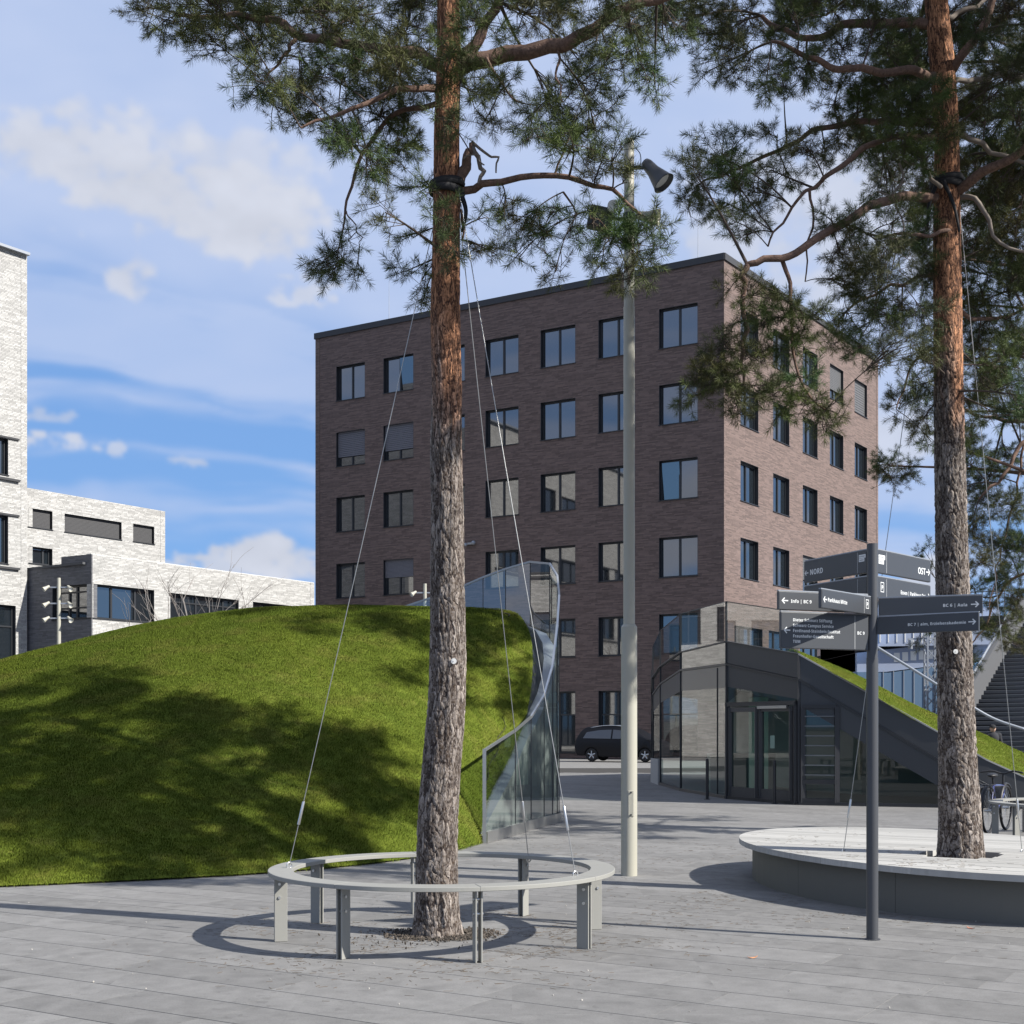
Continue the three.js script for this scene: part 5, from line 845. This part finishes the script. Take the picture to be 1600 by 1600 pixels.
// ---- the right pine
pine({ seed: 202, Z: 12.5, base: T2.clone().setY(0.28), turn: 4.35, relief: 0.02, crownFrom: 4.6, label: 'tall pine with strapped trunk growing through the oval platform',
  trunk: [[1501, 1344, 72], [1500, 1280, 66], [1497, 1200, 60], [1494, 1100, 56], [1491, 1000, 54], [1488, 900, 51], [1486, 800, 49], [1484, 700, 47], [1482, 600, 45], [1481, 500, 44], [1480, 400, 42], [1479, 300, 40], [1479, 200, 37], [1472, 100, 38], [1463, 0, 35], [1455, -150, 28], [1450, -300, 18], [1448, -440, 6]],
  limbs: [[[[1462, 40], [1380, 35, 0.1], [1319, 38, 0.2], [1281, 58, 0.25], [1232, 53, 0.3], [1190, 25, 0.35]], 0.05, 0.02], [[[1466, 118], [1400, 112, -0.3], [1300, 107, -0.5], [1250, 85, -0.6], [1205, 65, -0.65]], 0.045, 0.014], [[[1472, 195], [1380, 190, 0.3], [1290, 196, 0.5], [1230, 228, 0.6], [1160, 258, 0.65], [1110, 278, 0.7]], 0.036, 0.01], [[[1474, 212], [1400, 212, -0.2], [1340, 240, -0.4], [1290, 280, -0.5], [1265, 296, -0.5], [1230, 332, -0.5], [1200, 385, -0.5]], 0.034, 0.008], [[[1265, 296, -0.5], [1271, 330, -0.5], [1262, 380, -0.5], [1258, 440, -0.5]], 0.014, 0.006], [[[1470, 310], [1400, 308, -0.3], [1340, 335, -0.6], [1290, 365, -0.8], [1240, 398, -0.9], [1185, 408, -1.0], [1163, 420, -1.0], [1161, 450, -1.0], [1166, 520, -1.0], [1159, 560, -1.0], [1162, 600, -1.0]], 0.046, 0.012], [[[1222, 406, -0.9], [1236, 450, -0.9], [1240, 520, -0.9], [1252, 600, -0.9], [1290, 640, -0.9]], 0.02, 0.007], [[[1485, 115], [1520, 70, -0.2], [1545, 20, -0.3], [1556, -30, -0.3]], 0.044, 0.03], [[[1484, 130], [1540, 118, 0.2], [1620, 122, 0.4]], 0.026, 0.016, 'p'], [[[1490, 300], [1540, 270, -0.3], [1610, 225, -0.6]], 0.052, 0.035], [[[1488, 203], [1540, 230, 0.2], [1610, 258, 0.3]], 0.03, 0.016, 'p'], [[[1490, 310], [1515, 312, -0.1], [1540, 338, -0.2], [1560, 372, -0.2], [1610, 395, -0.2]], 0.028, 0.012, 'p'], [[[1474, 25], [1510, 18, 0.1], [1560, -12, 0.2]], 0.026, 0.016, 'p'], [[[1470, 292, -0.2], [1446, 268, -0.3], [1412, 250, -0.3]], 0.02, 0.01, 'p'], [[[1405, 255, -0.3], [1408, 275, -0.3], [1398, 300, -0.3], [1400, 325, -0.3], [1416, 350, -0.3], [1402, 385, -0.3], [1392, 430, -0.3]], 0.011, 0.005, 'p'], [[[1395, 302, -0.3], [1365, 304, -0.3], [1342, 320, -0.3]], 0.008, 0.004, 'p'], [[[1480, 420, 0.3], [1420, 440, 0.5], [1360, 460, 0.6], [1310, 500, 0.7]], 0.024, 0.008], [[[1484, 480, 0.3], [1540, 500, 0.5], [1600, 480, 0.6]], 0.024, 0.012], [[[1482, 540, 0.3], [1430, 560, 0.5], [1410, 610, 0.6], [1400, 640, 0.6]], 0.016, 0.005], [[[1484, 360, -0.1], [1420, 370, -0.3], [1340, 360, -0.5]], 0.02, 0.008]].map(([p, a, b, m]) => [p, a, b, m ? M.paleLimb : undefined]),
  clumps: [[1080, 30, 60, 34], [1120, 60, 46, 40], [1160, 90, 44, 40], [1110, 110, 24, 24], [1170, 30, 60, 36], [1240, 18, 60, 30], [1300, 15, 60, 30], [1230, 100, 50, 34], [1195, 135, 34, 24], [1270, 120, 44, 34], [1225, 150, 22, 16, 0.2, 0.7], [1320, 80, 50, 34], [1370, 20, 60, 36], [1380, 75, 50, 34], [1400, 125, 50, 36], [1345, 130, 52, 34], [1395, 175, 50, 34, -0.5], [1340, 175, 44, 30], [1305, 160, 32, 26], [1430, 165, 40, 34, -0.6], [1450, 205, 38, 34, -0.6], [1415, 215, 36, 26, -0.6], [1480, 205, 28, 30, -0.6], [1465, 160, 30, 26, -0.5], [1420, 55, 40, 30, 0.5], [1540, 60, 34, 34], [1575, 30, 40, 34], [1565, 140, 40, 30], [1590, 190, 34, 40], [1540, 185, 30, 24], [1590, 90, 30, 24],
    [1080, 262, 26, 24], [1110, 240, 38, 30], [1150, 228, 36, 24], [1140, 270, 44, 30], [1090, 300, 34, 26], [1075, 325, 24, 18], [1130, 315, 42, 28], [1175, 300, 36, 28], [1180, 345, 34, 24], [1145, 345, 26, 18], [1205, 265, 36, 28], [1215, 210, 26, 14], [1260, 230, 40, 28], [1310, 225, 40, 26], [1350, 225, 44, 26], [1290, 255, 30, 18, undefined, 0.6], [1240, 300, 26, 20, undefined, 0.6], [1160, 375, 20, 14], [1390, 240, 36, 22], [1440, 250, 26, 20],
    [1300, 345, 32, 26, -0.7], [1330, 365, 36, 30, -0.7], [1350, 335, 26, 18, -0.6], [1310, 395, 30, 26], [1350, 405, 44, 34], [1400, 350, 34, 30], [1395, 400, 44, 40], [1440, 370, 30, 40], [1440, 430, 34, 40], [1320, 440, 42, 34], [1370, 455, 46, 36], [1320, 490, 36, 30], [1360, 510, 44, 36], [1410, 490, 44, 40], [1450, 500, 26, 40], [1310, 535, 30, 24], [1400, 545, 44, 34], [1440, 560, 28, 36], [1425, 605, 34, 36], [1405, 640, 22, 24], [1440, 660, 28, 24], [1455, 690, 16, 16], [1350, 545, 30, 20],
    [1150, 440, 20, 18, -1], [1175, 460, 34, 26, -1], [1210, 455, 26, 22, -0.9, 0.7], [1165, 500, 34, 30, -1], [1205, 500, 40, 34, -0.9], [1240, 490, 32, 28, -0.9], [1120, 545, 34, 24, -1, 1.3], [1105, 580, 32, 26, -1, 1.4], [1135, 590, 40, 34, -1, 1.4], [1090, 605, 22, 16, -1, 1.2], [1075, 622, 18, 10, -1], [1150, 635, 36, 22, -1, 1.2], [1180, 560, 34, 28, -1], [1215, 545, 34, 24, -0.9], [1250, 530, 34, 30, -0.9], [1280, 500, 24, 22, -0.9], [1185, 605, 30, 22, -1], [1220, 610, 36, 22, -0.9], [1255, 590, 30, 24, -0.9], [1255, 635, 34, 24, -0.9], [1290, 640, 34, 22, -0.9], [1315, 655, 20, 14, -0.9], [1215, 650, 26, 16, -0.9], [1285, 668, 18, 10, -0.9],
    [1540, 320, 30, 34, 0.5], [1570, 300, 34, 40, 0.5], [1545, 390, 40, 36, 0.6], [1585, 370, 34, 44, 0.5], [1530, 440, 34, 34, 0.6], [1575, 450, 40, 40], [1545, 500, 40, 36], [1590, 520, 30, 40], [1525, 550, 34, 34], [1570, 575, 40, 34], [1540, 610, 36, 30], [1560, 650, 36, 16], [1510, 470, 24, 30, 0.6], [1515, 370, 20, 30, 0.6], [1600, 620, 30, 30], [1510, 260, 24, 24, 0.5], [1560, 240, 30, 24, 0.5], [1515, 640, 20, 30, 0.5],
    [1390, 150, 60, 44, 1.6], [1440, 110, 60, 44, 2.1], [1500, 170, 60, 50, 1.9], [1550, 120, 56, 50, 2.3], [1420, 250, 56, 44, 1.9], [1530, 260, 60, 50, 2.2], [1585, 300, 56, 50, 1.8], [1450, 330, 50, 44, 1.7], [1520, 360, 56, 50, 2.2], [1590, 420, 50, 44, 1.7], [1400, 300, 44, 36, 1.4], [1470, 60, 60, 40, 1.8], [1540, 30, 60, 44, 1.6], [1360, 230, 50, 36, 1.5], [1480, 420, 44, 44, 1.8], [1560, 200, 56, 44, 1.4], [1620, 250, 60, 60, 2.0], [1640, 160, 60, 60, 1.6], [1650, 340, 60, 60, 1.5], [1630, 420, 60, 50, 2.2], [1700, 280, 60, 60, 1.8], [1680, 200, 60, 60, 2.3]],
  shadeCrown: 130, crown: [[8.6, 11.6, 3.0, 46, 85]] });
// ---- the third pine, its trunk just outside the frame
pine({ seed: 303, Z: 19.3, base: D(8.24, 19.3), turn: 5.0, relief: 0.014, crownFrom: 3, label: 'pine whose needle branches enter from the right frame edge below the right pine crown',
  trunk: [[1696, 1312, 38], [1696, 1100, 36], [1698, 800, 33], [1700, 500, 29], [1700, 200, 24], [1700, -50, 14], [1700, -180, 5]],
  limbs: [[[[1690, 760], [1640, 700, -0.2], [1600, 690, -0.4], [1570, 740, -0.5], [1530, 780, -0.5]], 0.05, 0.016], [[[1690, 640], [1600, 660, 0.2], [1540, 650, 0.4], [1500, 640, 0.5]], 0.045, 0.014], [[[1600, 695, -0.4], [1580, 800, -0.4], [1560, 880, -0.4], [1545, 950, -0.4]], 0.018, 0.006], [[[1690, 820], [1620, 880, 0.1], [1570, 920, 0.2], [1530, 990, 0.2], [1505, 1020, 0.2]], 0.03, 0.006], [[[1560, 930, 0.2], [1490, 940, 0.4], [1440, 985, 0.5]], 0.012, 0.004]],
  clumps: [[1510, 720, 26, 30], [1540, 740, 34, 30], [1575, 720, 34, 26], [1535, 790, 36, 34], [1580, 790, 40, 36], [1520, 830, 24, 34], [1560, 850, 40, 34], [1595, 860, 34, 36], [1530, 880, 34, 26], [1570, 905, 38, 26], [1595, 940, 34, 34], [1550, 940, 30, 18], [1520, 915, 24, 16], [1570, 980, 34, 22], [1540, 985, 26, 16], [1590, 1010, 30, 16], [1525, 1035, 16, 20], [1442, 858, 10, 20, 0.5], [1450, 890, 8, 12, 0.5], [1448, 985, 16, 10, 0.5], [1430, 1010, 7, 8, 0.5], [1460, 975, 12, 12, 0.5], [1505, 690, 20, 20], [1590, 640, 40, 26], [1550, 590, 36, 24], [1510, 760, 14, 18]],
  crown: [[5.2, 13.4, 3.2, 76, 80]] });

// ---------------------------------------------------------------- ties, wires, tags on the pines
function guy(a, b, label) {
  const t = thing('guy_wire', label, 'wire', a, 'guy wires bracing the pines'), d = b.clone().sub(a);
  const mid = d.clone().multiplyScalar(0.5).add(V(0, -0.015, 0));
  part('cable', tube([V(0, 0, 0), mid, d], 0.0035, 0.0035, 6, 12), M.wire, t);
  const n = d.clone().normalize(); part('turnbuckle', tube([n.clone().multiplyScalar(0.32), n.clone().multiplyScalar(0.5)], 0.011, 0.011, 8, 2), M.brightSteel, t);
  part('eye', new THREE.TorusGeometry(0.022, 0.006, 6, 14).rotateY(0.7), M.brightSteel, t);
}
guy(P(452, 1352, 10.3), P(690, 296, 10.3), 'guy wire running down left from the left pine to the bench');
guy(P(826, 1343, 11.3), P(714, 300, 10.45), 'inner guy wire running down right from the left pine');
guy(P(899, 1366, 9.75), P(716, 292, 10.25), 'outer guy wire running down right from the left pine to the bench');
guy(P(1318, 1330, 12.75).setY(0.42), P(1462, 292, 12.5), 'guy wire running down left from the right pine to the platform');
guy(P(1597, 1332, 12.7).setY(0.42), P(1496, 290, 12.5), 'guy wire running down right from the right pine to the platform');
function strap(c, r, label, tails) {
  const t = thing('tree_strap', label, 'strap', c, 'black tree straps');
  for (const [dy, tilt] of [[0, 0.1], [-0.05, -0.12]]) part('loop', new THREE.TorusGeometry(r + 0.012, 0.02, 6, 32).rotateX(Math.PI / 2).scale(1, 1.6, 1).rotateZ(tilt).translate(0, dy, 0), M.strap, t);
  for (const pts of tails) part('tail', tube(pts.map((p) => p.clone().sub(c)), 0.02, 0.012, 6, 10), M.strap, t);
}
strap(P(1479, 283, 12.5), 0.125, 'black strap tied round the right pine trunk', [[P(1462, 290, 12.42), P(1452, 320, 12.4), P(1449, 355, 12.4)], [P(1474, 282, 12.36), P(1490, 320, 12.36), P(1499, 362, 12.38)]]);
strap(P(698, 290, 10.34), 0.112, 'black strap tied round the left pine trunk', [[P(718, 296, 10.3), P(728, 330, 10.3), P(722, 362, 10.3)]]);
[[709, 1033, 10.34 - 0.14, 'small round white tag on the left pine trunk'], [1493, 1018, 12.5 - 0.165, 'small round white tag on the right pine trunk']].forEach(([px, py, Z, label]) => { const t = single('tree_tag', merge([cyl(0.022, 0.022, 0.008, 18).rotateX(Math.PI / 2), cyl(0.004, 0.004, 0.012, 8).rotateX(Math.PI / 2)]), M.white, label, 'tag', 'tree tags', P(px, py, Z)); });

// ---------------------------------------------------------------- bare young trees behind the mound
function bareTree(px, top, Z, seed, label, spread = 1) {
  const r = rng(seed), b = D((px - CX) / F * Z, Z), h = EYE + (HY - top) * Z / F, t = thing('bare_tree', label, 'tree', b, 'bare young trees'), m = std(0.2, 0.18, 0.165, 0.9), list = [];
  part('trunk', tube([V(0, 0, 0), V(0.04, h * 0.3, 0), V(0, h * 0.58, 0.03)], 0.07, 0.045, 8, 10), m, t);
  const grow = (a, d, L, rad, k) => { const e = a.clone().addScaledVector(d, L), mid = a.clone().lerp(e, 0.5).add(V((r() - 0.5) * 0.1, 0.04, (r() - 0.5) * 0.1).multiplyScalar(L)); list.push(tube([a, mid, e], rad, rad * 0.55, 5, 5, false)); if (k > 0) for (let i = 0; i < 3; i++) { const q = a.clone().lerp(e, 0.35 + 0.65 * (i + r()) / 3); grow(q, d.clone().add(V((r() - 0.5) * 1.5, 0.25 * r(), (r() - 0.5) * 1.5)).normalize(), L * (0.45 + 0.25 * r()), rad * 0.55, k - 1); } };
  for (let i = 0; i < 8; i++) { const a = i * 2.4, y = h * (0.4 + 0.18 * i / 8); grow(V(0, y, 0), V(Math.cos(a) * 0.75 * spread, 0.8, Math.sin(a) * 0.75).normalize(), h * 0.36, 0.026, 2); }
  part('crown', merge(list), m, t);
}
bareTree(305, 868, 56, 5, 'bare young tree standing before the white wing above the mound');
bareTree(238, 946, 50, 9, 'low bare tree whose twigs show over the mound crest', 1.3);

// ---------------------------------------------------------------- soil round the left pine, leaves and grit on the paving
{
  const pit = struct('tree_pit', (() => { const n = 48, s = new THREE.Shape(); for (let i = 0; i < n; i++) { const a = i / n * 6.283, q = 0.24 + 0.12 * fbm(Math.cos(a) * 2 + 5, Math.sin(a) * 2, 3); s[i ? 'lineTo' : 'moveTo'](Math.cos(a) * q * 1.25, Math.sin(a) * q); } return metric(new THREE.ExtrudeGeometry(s, { depth: 0.008, bevelEnabled: false }).rotateX(-Math.PI / 2)); })(), new THREE.MeshStandardMaterial({ map: tex(128, 128, (u, v) => { const n = fbm(u * 24, v * 24, 4, 24, 24); return [0.03 + 0.05 * n, 0.026 + 0.043 * n, 0.02 + 0.035 * n]; }, [2, 2]), roughness: 1 }));
  pit.position.copy(BC);
  const r = rng(8), N = 1500, im = new THREE.InstancedMesh(new THREE.DodecahedronGeometry(0.008, 0).scale(1.4, 0.5, 0.9), std(1, 1, 1, 0.95), N), m = new THREE.Matrix4(), c = new THREE.Color();
  for (let i = 0; i < N; i++) { const a = r() * 6.283, q = 0.17 + (r() ** 1.6) * 0.26, far = r() < 0.08, x = Math.cos(a) * q * (far ? 1.7 : 1.1) - (far ? 0.25 : 0), z = Math.sin(a) * q * (far ? 1.3 : 0.85) + (far ? 0.2 : 0), s = (far ? 0.35 : 0.5) + r() * 0.9; m.compose(V(BC.x + x, 0.012, BC.z + z), new THREE.Quaternion().setFromEuler(new THREE.Euler(r() * 6, r() * 6, r() * 6)), V(s, s, s)); im.setMatrixAt(i, m); const g = 0.03 + r() * 0.08; im.setColorAt(i, c.setRGB(g, g * 0.82, g * 0.66)); }
  im.name = 'bark_mulch'; im.userData.kind = 'stuff'; im.userData.label = 'loose bark mulch scattered round the foot of the left pine'; im.userData.category = 'mulch'; scene.add(im);
  const leaf = (p, a, label, col) => { const s = new THREE.Shape(); s.moveTo(-0.045, 0); s.quadraticCurveTo(-0.01, 0.03, 0.045, 0.004); s.quadraticCurveTo(0, -0.026, -0.045, 0); const g = new THREE.ExtrudeGeometry(s, { depth: 0.002, bevelEnabled: false, curveSegments: 8 }).rotateX(-Math.PI / 2); const q = g.attributes.position; for (let i = 0; i < q.count; i++) q.setY(i, q.getY(i) + q.getX(i) ** 2 * 6 + 0.001); g.computeVertexNormals(); const l = single('fallen_leaf', g, col, label, 'leaf', 'fallen leaves', p); l.rotation.y = a; };
  leaf(G(1176, 1497), 0.4, 'small orange brown leaf lying left of the signpost foot', std(0.42, 0.2, 0.1, 0.8));
  leaf(G(1517, 1451), 2.0, 'small reddish leaf lying before the oval platform', std(0.4, 0.16, 0.1, 0.8));
  { const N2 = 2200, nd = new THREE.InstancedMesh(new THREE.BoxGeometry(0.055, 0.0014, 0.0016), std(1, 1, 1, 0.9), N2), sites = [[BC, 2.6, 0.55], [T2.clone().add(V(-1.5, 0, 0.5)), 3.0, 0.25], [D(2.0, 17), 4, 0.2]]; let k = 0;
    while (k < N2) { const u = r(), [c0, R0] = u < 0.55 ? sites[0] : u < 0.8 ? sites[1] : sites[2], a = r() * 6.283, q = R0 * Math.sqrt(r()) * (0.4 + 0.6 * r()), x = c0.x + Math.cos(a) * q, z = c0.z + Math.sin(a) * q; if (vnoise(x * 2.2 + 9, z * 2.2) < 0.35 + 0.3 * r()) continue; const p = V(x, 0, z).sub(D(4.25, 13.2)), uu = p.dot(V(-0.3, 0, -0.954)) / 2.75, vv = p.dot(V(0.954, 0, -0.3)) / 1.74; m.compose(V(x, uu * uu + vv * vv < 0.96 ? 0.4215 : 0.002, z), new THREE.Quaternion().setFromAxisAngle(V(0, 1, 0), r() * 6.283), V(0.6 + r() * 0.6, 1, 1)); nd.setMatrixAt(k, m); const g = 0.5 + r(); nd.setColorAt(k++, c.setRGB(0.1 * g, 0.068 * g, 0.036 * g)); }
    nd.name = 'fallen_needles'; nd.userData.kind = 'stuff'; nd.userData.label = 'brown pine needles strewn over the paving below the pines'; nd.userData.category = 'needles'; scene.add(nd); }
  const gr = new THREE.InstancedMesh(new THREE.IcosahedronGeometry(0.008, 0).scale(1.3, 0.6, 1), std(0.36, 0.34, 0.31, 0.9), 90); for (let i = 0; i < 90; i++) { const Z = 7.5 + r() * 6, x = (r() - 0.5) * Z * 0.76, s = 0.25 + r() * 0.6; m.compose(D(x, Z, 0.003), new THREE.Quaternion().setFromEuler(new THREE.Euler(r() * 6, r() * 6, r() * 6)), V(s, s, s)); gr.setMatrixAt(i, m); }
  gr.name = 'grit'; gr.userData.kind = 'stuff'; gr.userData.label = 'tiny pale grit scattered over the paving'; gr.userData.category = 'grit'; scene.add(gr);
}
renderer.render(scene, camera);
